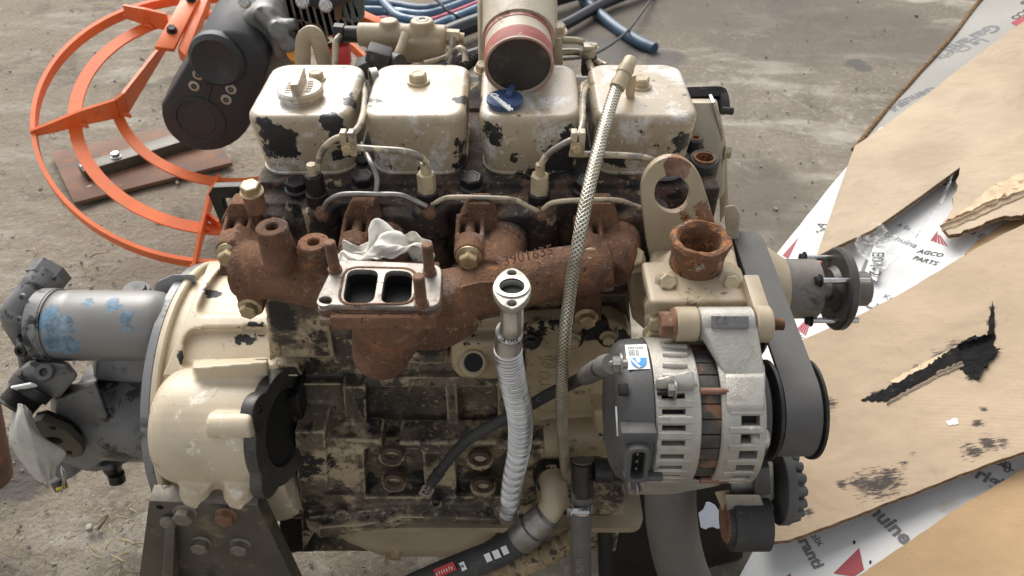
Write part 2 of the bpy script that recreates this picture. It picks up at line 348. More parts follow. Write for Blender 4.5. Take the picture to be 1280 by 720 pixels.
m_wellgrime = mat('oily_black_grime', (.014, .012, .0105), .42, var=.3, layers=[((.08, .055, .035), .62, .06, 40, .7)], bump=.5)
m_lam = mat('stator_laminations', (.075, .070, .062), .55, metal=.4, var=.25, vscale=60, layers=[((.19, .095, .05), .52, .09, 48, .85), ((.50, .36, .24), .66, .04, 60, .8), ((.03, .028, .026), .6, .05, 60, .6)], bump=.4)
m_copper = mat('rusty_red_rod', (.22, .115, .08), .6, metal=.3, var=.2, vscale=60, bump=.2)
m_label = mat('white_label', (.78, .78, .76), .45, var=.04, bump=.05)
m_logoblue = mat('label_blue', (.03, .27, .60), .45, var=.05, bump=.05)
m_ink = mat('dark_print', (.03, .03, .032), .6, var=.1, bump=.05)
m_white = mat('white_print', (.72, .71, .68), .6, var=.1, bump=.05)
m_greyink = mat('grey_print', (.15, .15, .155), .65, var=.12, vscale=30, bump=.05)
m_redink = mat('crimson_print', (.30, .018, .032), .55, var=.1, bump=.05)
m_redlabel = mat('red_hose_label', (.42, .03, .025), .5, var=.1, bump=.05)
m_bluecap = mat('blue_filler_cap', (.045, .075, .16), .4, var=.12, layers=[((.14, .17, .25), .62, .08, 60, .5)], bump=.15)
m_blackpipe = mat('glossy_black_pipe', (.020, .021, .023), .22, var=.15, layers=[((.10, .10, .10), .66, .06, 30, .5)], bump=.1, bscale=60)
m_bluehose = mat('blue_layflat_hose', (.042, .085, .135), .4, var=.15, layers=[((.15, .2, .26), .58, .1, 14, .5), ((.10, .05, .04), .66, .05, 20, .7)], bump=.3, bscale=60)
m_strapblue = mat('blue_plastic_sheet', (.055, .125, .20), .25, var=.2, layers=[((.45, .60, .72), .57, .1, 14, .2)], bump=.4, bscale=30, bd=.01)
m_pink = mat('red_trim', (.55, .10, .15), .35, var=.1, bump=.1)
m_straw = mat('dry_straw', (.33, .265, .15), .7, var=.25, bump=.1)
m_pebble = mat('pebbles', (.26, .235, .20), .8, var=.3, bump=.4)
m_rag = mat('soiled_white_cloth', (.72, .69, .62), .9, var=.1, vscale=40, layers=[((.38, .33, .26), .60, .12, 40, .95)], bump=.6, bscale=900, spec=.1)
m_rag2 = mat('dusty_grey_cloth', (.50, .48, .43), .9, var=.12, vscale=30, layers=[((.32, .29, .25), .58, .14, 30, .95)], bump=.6, bscale=900, spec=.1)
m_tape = mat('white_paper_scrap', (.72, .74, .80), .6, var=.1, bump=.2)
def braid_material():
    t = NT('braided_steel')
    uv = t.co.outputs['UV']; sp = t.nd('SeparateXYZ', {0: uv}); a, b = sp.outputs[0], sp.outputs[1]
    A = t.math('MULTIPLY', a, 1450); B = t.math('MULTIPLY', b, 2 * math.pi * 8)
    f = t.math('SINE', t.math('ADD', A, B)); g = t.math('SINE', t.math('SUBTRACT', A, B))
    h = t.math('MAXIMUM', f, g); k = t.step(h, .1, .95)
    nz = t.noise(60, 5)
    col = t.mix(k, (.16, .14, .10), t.mix(t.step(nz, .4, .65), (.80, .76, .64), (.55, .50, .39)))
    t.set(Base_Color=col, Metallic=t.mixf(k, .2, .85), Roughness=.36, Normal=t.bump(k, .7, .0012)); return t.m
m_braid = braid_material()
def kraft_material(name, base, ang, smears=None):
    t = NT(name); v = t.vec(rot=(0, 0, R(ang)))
    n1 = t.noise(5, 6, .6); n2 = t.noise(1, 5, .6, vec=t.vec((90, 900, 90), (0, 0, R(ang))))
    c = t.nd('HueSaturation', {'Value': t.step(n1, .3, .7, .90, 1.08), 'Color': base}).outputs[0]
    c = t.mix(t.step(n2, .45, .70, 0, .13), c, (.30, .20, .115))
    c = t.mix(t.step(t.noise(16, 8, .7), .62, .74, 0, .55), c, (.24, .16, .10)); c = t.mix(t.step(t.noise(2.2, 5, .65), .48, .68, 0, .40), c, (.30, .205, .125))
    c = t.mix(t.step(t.noise(220, 3, .6), .66, .72, 0, .6), c, (.22, .14, .08))
    w = t.nd('TexWave', {0: v, 'Scale': 46, 'Distortion': 1.6, 'Detail': 3, 'Detail Scale': 1.5}, bands_direction='Y').outputs[1]
    b = t.bump(t.math('MULTIPLY', w, t.step(t.noise(5, 4), .42, .70)), .14, .0012); b = t.bump(t.noise(350, 4), .18, .0006, b); b = t.bump(t.noise(5, 4), .5, .03, b); b = t.bump(t.math('ABSOLUTE', t.math('SUBTRACT', t.noise(7, 3, dist=1.2), .5)), .35, .012, b)
    if smears:      # dry-brushed black grease, broken into streaks along the flutes
        f = None
        for p, r in smears:
            g = t.math('SUBTRACT', 1, t.math('DIVIDE', t.nd('VectorMath', {0: t.co.outputs['Object'], 1: tuple(p)}, operation='DISTANCE').outputs['Value'], r * 1.45)); f = g if f is None else t.math('MAXIMUM', f, g)
        st = t.noise(1, 8, .7, vec=t.vec((55, 330, 120), (0, 0, R(-24)))); st2 = t.noise(60, 6, .7)
        f = t.math('ADD', f, t.math('ADD', t.math('MULTIPLY', t.math('SUBTRACT', st, .5), 2.6), t.math('MULTIPLY', t.math('SUBTRACT', st2, .5), 1.2)))
        c = t.mix(t.step(f, .25, .75, 0, .93), c, (.040, .034, .033))
    t.set(Base_Color=c, Roughness=.82, Normal=b); t.b.inputs['Specular IOR Level'].default_value = .2; return t.m
m_kraft = kraft_material('kraft_cardboard', (.415, .315, .212), 20)
_pa = (V((.347, .54, .330)), V((-.30, 0, 1)).normalized()); _sm = lambda l: [(P(x, y, pl=_pa), r) for x, y, r in l]
m_kraftA = kraft_material('greasy_kraft_cardboard', (.39, .30, .207), 20, _sm([(1098, 606, .026), (1108, 598, .024), (1086, 604, .022), (1070, 600, .012), (1054, 604, .008), (1130, 578, .008), (1140, 564, .006), (1216, 566, .014), (1236, 556, .014), (1252, 556, .010), (1222, 530, .008), (1230, 512, .006), (1034, 504, .012), (1120, 478, .010), (1150, 462, .014), (1180, 446, .018), (1206, 436, .022), (1228, 440, .022), (1100, 490, .012), (1239, 404, .007), (1241, 386, .005), (1214, 470, .010), (1010, 640, .008)]))
m_kraft2 = kraft_material('pale_kraft_cardboard', (.435, .345, .247), 24)
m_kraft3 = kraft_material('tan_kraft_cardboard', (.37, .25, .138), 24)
m_torn = mat('torn_paper_fibre', (.60, .46, .31), .9, var=.15, vscale=40, layers=[((.34, .22, .13), .56, .1, 60, .9)], bump=.8, bscale=160, bd=.003, spec=.1)
m_flute = mat('corrugated_edge', (.22, .145, .08), .9, var=.3, vscale=120, layers=[((.08, .05, .03), .5, .1, 200, .9)], bump=.6, bscale=300, spec=.1)
m_char = mat('blackened_inner_ply', (.012, .011, .011), .85, var=.4, vscale=60, layers=[((.09, .07, .055), .63, .06, 60, .85)], bump=1., bscale=150, bd=.004, spec=.15)
def smear_material():
    t = NT('black_grease_smear'); n = t.noise(1, 7, .68, vec=t.vec((60, 260, 60), (0, 0, R(22)))); n2 = t.noise(30, 6, .65)
    f = t.step(t.math('ADD', n, t.math('MULTIPLY', n2, .5)), .70, .82)
    t.set(Base_Color=t.mix(f, (.44, .30, .19), (.060, .050, .046)), Roughness=.75); return t.m
m_smear = smear_material()
m_printed = mat('white_printed_board', (.58, .58, .57), .42, var=.06, vscale=5, layers=[((.50, .47, .42), .62, .10, 10, .6), ((.40, .33, .25), .71, .02, 20, .8)], bump=.12, bscale=60)
def film_material():
    t = NT('clear_plastic_film'); n = t.noise(45, 4, .6, dist=1.5)
    t.set(Base_Color=(.9, .9, .88), Roughness=.12, Normal=t.bump(n, .8, .006), Alpha=t.step(n, .45, .66, .10, .42)); t.b.inputs['Specular IOR Level'].default_value = .8
    return t.m
m_film = film_material()
def ground_material():
    t = NT('worn_dusty_concrete'); o = t.co.outputs['Object']
    n1 = t.noise(1.6, 8, .62); n2 = t.noise(7, 8, .66); n3 = t.noise(60, 5, .6); n4 = t.noise(1, 6, .62, vec=t.vec((2.4, 7, 2), (0, 0, R(34))))
    c = t.mix(t.step(n1, .35, .65), (.185, .158, .122), (.262, .226, .176))
    sx = t.nd('SeparateXYZ', {0: o}).outputs[0]; dirt = t.step(t.math('ADD', sx, t.math('MULTIPLY', t.math('SUBTRACT', n1, .5), 1.4)), -.55, -.05, 1, 0)   # loose pale dirt on the left, bare concrete on the right
    c = t.mix(t.math('MULTIPLY', dirt, .7), t.mix(.35, c, (.105, .091, .071)), (.29, .24, .18))
    c = t.mix(t.step(n4, .50, .66, 0, .8), c, (.37, .335, .275)); c = t.mix(t.step(t.noise(2.4, 6, .65, dist=.8), .50, .66, 0, .62), c, (.105, .091, .072)); c = t.mix(t.step(t.noise(5.5, 7, .7, dist=1.2), .56, .68, 0, .55), c, (.40, .37, .31))
    c = t.mix(t.step(n2, .54, .70, 0, .6), c, (.12, .103, .082))
    c = t.mix(t.step(n3, .52, .68, 0, .45), c, (.36, .33, .28))
    c = t.mix(t.step(t.noise(180, 4, .6), .58, .7, 0, .5), c, (.09, .078, .064))
    # damp oil stain and small dark spot
    f = None
    for p, r in ((P(775, 62, Z=0), .17), (P(830, 75, Z=0), .13), (P(740, 55, Z=0), .12), (P(1068, 80, Z=0), .055), (P(1078, 86, Z=0), .05), (P(20, 600, Z=0), .10)):
        g = t.math('SUBTRACT', 1, t.math('DIVIDE', t.nd('VectorMath', {0: o, 1: tuple(p)}, operation='DISTANCE').outputs['Value'], r)); f = g if f is None else t.math('MAXIMUM', f, g)
    f = t.step(t.math('ADD', f, t.math('MULTIPLY', t.math('SUBTRACT', n2, .5), 1.6)), .1, .42, 0, .8)
    f2 = None      # broad dark patches; the far ones paint in the shading of the ground
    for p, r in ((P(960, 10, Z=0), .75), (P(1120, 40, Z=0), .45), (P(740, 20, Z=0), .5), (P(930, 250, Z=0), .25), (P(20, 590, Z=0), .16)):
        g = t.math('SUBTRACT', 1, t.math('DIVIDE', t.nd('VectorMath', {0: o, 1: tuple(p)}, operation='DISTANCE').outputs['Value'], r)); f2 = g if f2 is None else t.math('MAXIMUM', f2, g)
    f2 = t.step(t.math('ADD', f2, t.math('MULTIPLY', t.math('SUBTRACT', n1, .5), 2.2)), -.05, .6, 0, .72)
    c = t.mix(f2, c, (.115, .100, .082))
    c = t.mix(f, c, (.060, .052, .045))
    h = t.bump(t.noise(11, 8, .68), t.mixf(dirt, .05, .6), .05); h = t.bump(t.noise(70, 6, .65), t.mixf(dirt, .16, .7), .012, h); h = t.bump(t.noise(420, 3), .4, .002, h)
    t.set(Base_Color=c, Roughness=t.mixf(f, .9, .5), Normal=h); t.b.inputs['Specular IOR Level'].default_value = .25
    return t.m
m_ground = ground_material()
# ---------------------------------------------------------------- ground: one sheet to the horizon, finely uneven where the picture shows it
g = M(); xs = [-60, -20, -6] + [-3.2 + .05 * i for i in range(130)] + [6, 20, 60]; ys = [-60, -20, -3] + [-.2 + .05 * i for i in range(100)] + [8, 20, 60]
gv = [(x, y, 0.010 * (mnoise.noise(V((x * 3, y * 3, 0))) + .5 * mnoise.noise(V((x * 9, y * 9, 3)))) if abs(x) < 4 and -.3 < y < 5 else 0) for y in ys for x in xs]
nx = len(xs); g.add(gv, [(j * nx + i, j * nx + i + 1, (j + 1) * nx + i + 1, (j + 1) * nx + i) for j in range(len(ys) - 1) for i in range(nx - 1)])
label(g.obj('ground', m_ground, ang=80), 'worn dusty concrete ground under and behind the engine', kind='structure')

# ---------------------------------------------------------------- shared hardware (points along +Z, seat at 0)
def bolt_mesh(name, r=.0085, h=.0075, flange=.0115, shank=0, washer=0):
    b = M(); z = 0
    if washer: b.lathe((0, 0, 0), (0, 0, 1), [(0, washer), (.0022, washer), (.0026, washer - .0004)], 24); z = .0026
    if flange: b.lathe((0, 0, z), (0, 0, 1), [(0, flange), (.0014, flange), (.0032, r * .98)], 24); z += .003
    b.lathe((0, 0, z), (0, 0, 1), [(-.0005, r), (h - .0012, r), (h, r * .84), (h, r * .62), (h - .0004, r * .55)], 6)
    if shank: b.cyl((0, 0, -shank), (0, 0, .001), r * .55, seg=14)
    return b.mesh(name, 25)
HEXF = bolt_mesh('hex_flange_bolt'); HEX = bolt_mesh('hex_bolt', .0100, .0085, 0, washer=.0128); BIG = bolt_mesh('large_hex_bolt', .0125, .0100, .0150)
def stud_mesh(L, r):
    b = M(); n = int(L * .62 / .0009); pr = [(0, r * 1.25), (.003, r * 1.25), (.0035, r)]
    for i in range(n): z = L * .34 + i * .0009; pr += [(z, r), (z + .00045, r * .86)]
    pr += [(L - .001, r), (L, r * .8)]
    return b.lathe((0, 0, 0), (0, 0, 1), pr, 14).mesh('stud', 20)
STUD = stud_mesh(.033, .0052)
SOCK = M().lathe((0, 0, 0), (0, 0, 1), [(0, .009), (.005, .009), (.006, .0082), (.006, .0045), (.002, .0045), (.002, 0)], 20).mesh('socket_screw', 30)

# ================================================================ the engine
E = thing('diesel_engine', (0, .72, 0), 'tan four cylinder diesel engine with rusty manifold and oily black block', 'engine')

# ---- block
b = M()
b.pp([(330, 368), (786, 368), (800, 560), (346, 560)], .655, .185)                       # crankcase upper
b.hull([P(372, 545, Y=.655), P(790, 545, Y=.655), P(380, 690, Y=.615), P(770, 690, Y=.615), P(372, 548, Y=.630), P(790, 548, Y=.630)] + [P(372, 545, Y=.655) + V((0, .24, 0)), P(790, 545, Y=.655) + V((0, .24, 0)), P(380, 690, Y=.60) + V((0, .28, 0)), P(770, 690, Y=.60) + V((0, .28, 0))])
b.pp([(328, 372), (405, 372), (418, 448), (342, 448)], .628, .04)                        # upper left step
b.pp([(405, 398), (560, 398), (560, 455), (418, 455)], .639, .03)                        # upper band
b.pp([(345, 456), (372, 456), (378, 470), (352, 470)], .63, .04)
b.pp([(345, 480), (455, 480), (458, 548), (362, 548)], .640, .03); b.pp([(455, 472), (700, 472), (700, 484), (455, 484)], .640, .03)
b.pp([(556, 480), (571, 480), (574, 548), (560, 548)], .637, .03); b.pp([(622, 480), (790, 480), (790, 548), (622, 548)], .637, .03)
b.pp([(428, 484), (457, 484), (459, 548), (432, 548)], .630, .03)
b.pp([(410, 549), (476, 552), (480, 562), (410, 562)], .603, .04); b.pp([(497, 554), (770, 553), (770, 563), (500, 563)], .603, .04)   # ledge
b.pp([(372, 562), (455, 566), (458, 640), (400, 655), (378, 690)], .600, .06); b.pp([(528, 566), (568, 566), (572, 640), (532, 640)], .600, .06)
b.pp([(640, 566), (780, 566), (780, 650), (640, 640)], .600, .06); b.pp([(455, 622), (660, 622), (660, 650), (455, 650)], .597, .06)
b.pp([(350, 500), (372, 500), (372, 690), (352, 690)], .63, .10); b.pp([(368, 540), (406, 540), (410, 610), (372, 610)], .592, .06)
b.pp([(397, 660), (486, 652), (500, 646), (640, 650), (640, 657), (502, 655), (489, 661), (398, 673)], .575, .06)                    # pan rail
b.pp([(380, 648), (500, 634), (640, 636), (640, 650), (500, 648), (398, 664)], .59, .06)
for x, y in ((490, 567), (493, 600), (600, 572), (604, 606)): b.cyl(P(x, y, Y=.606), P(x, y, Y=.606) + V((0, -.010, 0)), .020, .0165)
for x, y in ((428, 640), (545, 628), (612, 640), (372, 640)): b.cyl(P(x, y, Y=.592), P(x, y, Y=.592) + V((0, -.006, 0)), .010)
block = b.obj('engine_block', m_grime, E, vox=.0025, sm=2)
for x, y in ((490, 567), (493, 600), (600, 572), (604, 606)):
    p = P(x, y, Y=.596)
    M().lathe(p + V((0, .004, 0)), (0, -1, 0), [(0, .0150), (.007, .0150), (.0085, .0135), (.0085, .0095), (.002, .0080), (.001, 0)], 28).obj('core_plug', m_plug, block)
for x, y in ((545, 628), (612, 640)): M().pipe(P(x, y, Y=.592), P(x, y, Y=.584), .0055, .004).obj('bolt_hole', m_wellgrime, block)
# ---- oil pan
b = M(); c = P(525, 640, Y=.745); zt = P(500, 660, Y=.58).z
b.rloft((-.055, .745, 0), [(zt, .245, .165, .02), (zt - .012, .245, .165, .02)]); b.rloft((-.145, .735, 0), [(zt - .010, .150, .145, .04), (zt - .07, .140, .145, .07), (zt - .115, .125, .135, .085), (zt - .14, .10, .11, .09), (zt - .15, .07, .07, .06)])
pan = b.obj('oil_pan', m_tan, E)
put(BIG, 'drain_plug', P(493, 688, Y=.60), (-.1, -1, -.3), pan, m_zinc)
# ---- cylinder head
b = M()
xl, xr = P(330, 330, Y=.655).x, P(800, 330, Y=.655).x
b.box(((xl + xr) / 2, .755, .757), (xr - xl, .20, .085)); b.box((.165, .775, .75), (.13, .17, .09)); b.box((.20, .80, .72), (.06, .12, .14)); b.box(((xl + xr) / 2, .765, .803), (xr - xl - .01, .17, .012))
INJ = [(398, 250), (535, 248), (674, 250), (812, 255)]
for x, y in INJ:
    p = P(x, y + 8, Y=.652); b.cyl((p.x, .654, .72), (p.x, .656, .797), .025, .020); b.cyl((p.x, .655, .79), (p.x, .655, .800), .017)
BX = [288, 440, 586, 738]
for x in BX:
    p = P(x + 58, 262, Y=.66); b.cyl((p.x, .70, .768), (p.x, .638, .766), .032, .030)
head = b.obj('cylinder_head', m_head, E, vox=.0024, sm=4)
for x, y, r in ((590, 232, 1), (455, 230, 1), (455, 206, .8), (732, 236, 1), (372, 236, .9), (668, 225, .8)): put(BIG, 'head_bolt', P(x, y, Z=.805), (0, -.1, 1), head, m_blackbolt, r, random.random())
put(BIG, 'head_bolt', P(788, 326, Z=.765), (0, -.45, 1), head, m_tanbolt, 1.05, .3)
# ---- valve covers
CX = [-.2235 + .1215 * i for i in range(4)]
for i, x in enumerate(CX):
    b = M(); h = .0555
    b.rloft((x, .761, 0), [(.806, h - .0045, .0635, .026), (.8075, h - .0035, .0645, .026), (.8110, h - .0035, .0645, .026), (.8120, h - .0052, .0630, .025), (.835, h - .0035, .0640, .024), (.870, h - .0012, .0655, .021), (.8745, h - .0020, .0647, .0205), (.8772, h - .0038, .0630, .0195), (.8787, h - .0064, .0604, .0185), (.879, h - .0090, .0578, .017)], n=8)
    cov = b.obj('valve_cover', m_cover, E, ang=50)
    g = M(); g.rloft((x, .761, 0), [(.8005, h - .0035, .0645, .026), (.8015, h - .0025, .0655, .026), (.8050, h - .0025, .0655, .026), (.806, h - .0035, .0645, .026)], n=8); g.obj('gasket', m_greypaint, cov)
    if i == 1: put(HEX, 'cover_bolt', P(523, 103, Z=.879), (0, 0, 1), cov, m_tanbolt, 1.0, .35)
    if i == 3: put(HEX, 'cover_bolt', P(800, 108, Z=.879), (0, 0, 1), cov, m_tanbolt, 1.0, .1)
    if i == 0:
        put(HEX, 'cover_bolt', P(396, 99, Z=.879), (0, 0, 1), cov, m_tanbolt, .8, .2)
        o = P(377, 122, Z=.879); k = M()
        k.lathe(o, (0, 0, 1), [(-.001, .0225), (.003, .0225), (.0038, .0218), (.0042, .0218), (.005, .0245), (.0105, .0245), (.0125, .0225), (.0125, 0)], 40)
        d = (P(382, 95, Z=.897) - P(370, 128, Z=.897)).normalized(); q = V((-d.y, d.x, 0)); up = V((0, 0, 1)); oo = o + V((0, 0, .0118))
        k.prism([oo - d * .0215 - q * .0045, oo - d * .0215 + q * .0045, oo + d * .0215 + q * .0045, oo + d * .0215 - q * .0045], (0, 0, .0135), .0018)
        for sgn in (-1, 1):
            for t in range(7): k.box(oo + d * (-.012 + .004 * t) + q * sgn * (.0115 - .0004 * abs(t - 3)) + V((0, 0, .0011)), (.0012, .0055, .0008), Matrix.Rotation(math.atan2(d.y, d.x), 3, 'Z'))
        k.obj('filler_cap', m_cover, cov)
    if i == 2:
        o = P(631, 131, Z=.879); k = M()
        k.lathe(o, (0, 0, 1), [(-.001, .0175), (.004, .0175), (.005, .0195), (.0075, .0195), (.009, .0178), (.009, 0)], 36)
        k.box(o + V((.006, .008, .0115)), (.006, .022, .007), Matrix.Rotation(-.2, 3, 'Z'), .001)
        cap = k.obj('blue_filler_cap', m_bluecap, cov); cap['label'] = 'blue plastic filler cap with raised script'
FILL = cap
# ---- exhaust manifold
b = M(); Yb = .582
b.tube([P(300, 335, Y=.580), P(345, 340, Y=.575), P(400, 350, Y=.566), P(428, 360, Y=.556)], .0290, 22)
b.tube([P(480, 388, Y=.535), P(540, 377, Y=.550), P(600, 364, Y=.570), P(680, 345, Y=.578), P(762, 332, Y=.585)], [.0315, .0255], 22)
for x in BX:
    rx = x + (48 if x < 700 else 38)
    b.tube([P(rx - 16, 342, Y=.580), P(rx - 6, 318, Y=.604), P(rx - 2, 303, Y=.63), P(rx, 298, Y=.660)], [.0215, .0255], 20)
    p = P(x, 317 + (x - 288) * .012, Y=Yb)
    b.cyl(p + V((0, .0, 0)), p + V((0, .022, 0)), .0150, .0160)                          # bolt boss
    b.pp([(x - 1, 255), (x + 27, 255), (x + 36, 276), (x + 36, 345), (x - 14, 345), (x - 12, 276)], .628, .020)     # port flange
    for sx in (-.0125, .0125): b.hull([p + V((sx - .0022, .016, -.004)), p + V((sx + .0022, .016, -.004)), p + V((sx - .0022, .016, .009)), p + V((sx + .0022, .016, .009)), p + V((sx - .0022, .052, -.002)), p + V((sx + .0022, .052, -.002)), p + V((sx - .0022, .052, .016)), p + V((sx + .0022, .052, .016))])
b.pp([(274, 318), (288, 300), (318, 318), (330, 345), (328, 392), (303, 394)], Yb - .002, .030)       # left end ear
b.pp([(716, 322), (752, 318), (752, 402), (720, 404)], Yb + .001, .030)                               # right ear
for x, y in ((313, 384), (733, 396)): b.cyl(P(x, y, Y=Yb + .002), P(x, y, Y=Yb + .002) + V((0, .03, 0)), .0140)
FZ = .817
b.prism([P(398, 400, Y=.50), P(545, 405, Y=.50), P(556, 345, Y=.56), P(420, 345, Y=.56)], (0, 0, -.008))
for xa_, xb_, ya_, yb_ in ((-.158, -.152, .468, .53), (-.078, -.066, .468, .535), (-.156, -.068, .4665, .4735), (-.156, -.068, .527, .545), (-.1205, -.1160, .470, .535)):
    b.box(((xa_ + xb_) / 2, (ya_ + yb_) / 2, FZ - .0145), (xb_ - xa_, yb_ - ya_, .015))
b.tube([(-.1135, .512, FZ - .0215), (-.1140, .5125, FZ - .032), (-.117, .516, .758), P(477, 438, Y=.520)], [.0425, .0295], 24); b.sphere(P(477, 439, Y=.520), .0292, 22)
b.tube([P(500, 400, Y=.515), P(545, 405, Y=.535), P(580, 385, Y=.555)], .026, 18)
b.hull([P(x, y, Y=.545) for x, y in ((548, 366), (600, 352), (640, 352), (640, 380), (550, 395))] + [P(x, y, Y=.58) for x, y in ((548, 366), (640, 352), (640, 380), (550, 395))])
for x, y in ((340, 285), (392, 304)):
    p = P(x, y, Y=.556); b.cyl(p - V((0, 0, .008)), p - V((0, -.004, .045)), .0150, .0185)
man = b.obj('exhaust_manifold', m_rust, E, vox=.0018, sm=2)
for x, y in ((340, 285), (392, 304)): M().lathe(P(x, y, Y=.556), (0, 0, 1), [(-.012, .0152), (.0010, .0147), (.002, .0138), (.002, .0068), (.001, .0058), (-.006, .0055), (-.006, 0)], 26).obj('hollow_boss', m_rust, man)
for x in BX:
    p = P(x, 317 + (x - 288) * .012, Y=Yb); put(HEXF, 'bolt', p, (0, -1, 0), man, m_zinc, 1.16, random.random())
    M().cyl(p + V((0, .015, .0035)), p + V((0, .052, .0055)), .0056, seg=14).obj('bolt_shank', m_rustbolt, man)
for x, y in ((313, 383), (733, 396)): put(HEXF, 'bolt', P(x, y, Y=Yb), (0, -1, 0), man, m_zinc, 1.1, random.random())
# turbo flange
o = P(471, 356, Z=FZ); C4 = [P(392, 381, Z=FZ), P(550, 384, Z=FZ), P(553, 330, Z=FZ), P(420, 324, Z=FZ)]
def uvz(p): return (p.x - o.x, p.y - o.y)
def roundpoly(q, r, n=5):
    out = []
    for i in range(len(q)):
        a, c, d = V(q[i - 1]), V(q[i]), V(q[(i + 1) % len(q)]); u, w = (a - c).normalized(), (d - c).normalized()
        for k in range(n + 1):
            t = k / n; s0, s1 = c + u * r, c + w * r
            out.append(tuple(s0.lerp(c, t).lerp(c.lerp(s1, t), t)))
    return out
def circ(c, r, n=24, sx=1, sy=1): return [(c[0] + r * sx * math.cos(2 * math.pi * k / n), c[1] + r * sy * math.sin(2 * math.pi * k / n)) for k in range(n)]
def dport(px): return roundpoly([uvz(P(a, c_, Z=FZ)) for a, c_ in px], .010, 5)
p1 = dport([(428, 379), (467, 380), (474, 338), (435, 337)]); p2 = dport([(475, 380), (514, 378), (516, 340), (482, 338)])
b = M(); b.plate(roundpoly([uvz(q) for q in C4], .013, 6), [p1, p2, circ(uvz(P(406, 376, Z=FZ)), .0058)], o - V((0, 0, .0030)), (1, 0, 0), (0, 1, 0), .006, .0010)
flg = b.obj('turbo_flange', m_flange, man)
b = M(); b.plate([(x * 1.008, y * 1.008) for x, y in roundpoly([uvz(q) for q in C4], .013, 6)], [[(x + (x - sum(t[0] for t in pp_) / len(pp_)) * .22, y + (y - sum(t[1] for t in pp_) / len(pp_)) * .16) for x, y in pp_] for pp_ in (p1, p2)] if False else [[(x, y) for x, y in roundpoly([(min(t[0] for t in p1) - .003, min(t[1] for t in p1) - .003), (max(t[0] for t in p2) + .003, min(t[1] for t in p1) - .003), (max(t[0] for t in p2) + .003, max(t[1] for t in p1) + .003), (min(t[0] for t in p1) - .003, max(t[1] for t in p1) + .003)], .008, 5)]], o - V((0, 0, .0112)), (1, 0, 0), (0, 1, 0), .0104, .0022); b.obj('flange_body', m_rust, man)
rc = roundpoly([uvz(P(a, c_, Z=FZ)) for a, c_ in [(420, 382), (520, 381), (523, 335), (430, 333)]], .016, 6); ri = roundpoly([uvz(P(a, c_, Z=FZ)) for a, c_ in [(424, 380), (517, 379), (519.5, 337), (433, 335)]], .014, 6)
b = M(); b.plate(rc, [ri], o + V((0, 0, .0004)), (1, 0, 0), (0, 1, 0), .0012, .0003); b.obj('recess_ring', m_rust, man)
b = M(); b.plate(ri, [p1, p2], o + V((0, 0, .0001)), (1, 0, 0), (0, 1, 0), .0008, .0002); b.obj('port_land', m_flange, man)
b = M()
for pr in (p1, p2):
    vs = [(o.x + x, o.y + y, FZ - .004) for x, y in pr] + [(o.x + x * .96, o.y + y * .96 + .002, FZ - .0195) for x, y in pr]; n = len(pr)
    b.add(vs, [(k, (k + 1) % n, n + (k + 1) % n, n + k) for k in range(n)] + [tuple(range(n, 2 * n))])
b.obj('port_bore', m_soot_shade, man)
for x, y in ((419, 338), (537, 341), (527, 381)): put(STUD, 'stud', P(x, y, Z=FZ), (0, 0, 1), man, m_rustbolt, 1.0)
# ---- writing: a planar line of letters from pixel A to pixel B, on a plane (point, normal); or wrapped by a surface function
def glyphs(txt, shear=0, bold=0):
    cu = bpy.data.curves.new('tmp', 'FONT'); cu.body = txt; cu.size = 1; cu.shear = shear; cu.offset = bold; cu.resolution_u = 2
    ob = bpy.data.objects.new('tmp', cu); me = bpy.data.meshes.new_from_object(ob)
    v = [(q.co.x, q.co.y) for q in me.vertices]; f = [tuple(p.vertices) for p in me.polygons]
    bpy.data.objects.remove(ob); bpy.data.curves.remove(cu); bpy.data.meshes.remove(me); return v, f
def write(txt, A, B, pl, mt, parent, name='lettering', raise_=.0006, tall=1.0, shear=0, bold=.012, thick=0):
    v, f = glyphs(txt, shear, bold); w = max(q[0] for q in v)
    a, c_ = P(*A, pl=pl), P(*B, pl=pl); n = V(pl[1]).normalized()
    if n.dot(CO - a) < 0: n = -n
    x = (c_ - a); k = x.length / w; x.normalize(); y = n.cross(x)
    b = M(); b.add([a + x * q[0] * k + y * q[1] * k * tall + n * raise_ for q in v], f)
    if thick:
        b.add([a + x * q[0] * k + y * q[1] * k * tall + n * (raise_ - thick) for q in v], [t[::-1] for t in f])
        m_ = len(v); ec = {}
        for t in f:
            for i in range(len(t)):
                e = (t[i], t[(i + 1) % len(t)]); ec[e] = 1
        b.f += [(e[0], e[0] + m_, e[1] + m_, e[1]) for e in ec if (e[1], e[0]) not in ec]
    if name == 'printed_text': b.v = [bend(q, pl) for q in b.v]
    return b.obj(name, mt, parent, ang=30)
def wrap(txt, A, B, surf, mt, parent, name='lettering', tall=1.0, lift=.0005, shear=0, bold=.012):
    v, f = glyphs(txt, shear, bold); w = max(q[0] for q in v); A, B = V((*A, 0)), V((*B, 0)); x = B - A; k = x.length / w; x.normalize(); y = V((x.y, -x.x, 0))
    b = M()
    for q in v:
        s_ = A + x * q[0] * k + y * q[1] * k * tall; p = surf(s_.x, s_.y); b.v.append(p + (CO - p).normalized() * lift)
    b.f = f; return b.obj(name, mt, parent)
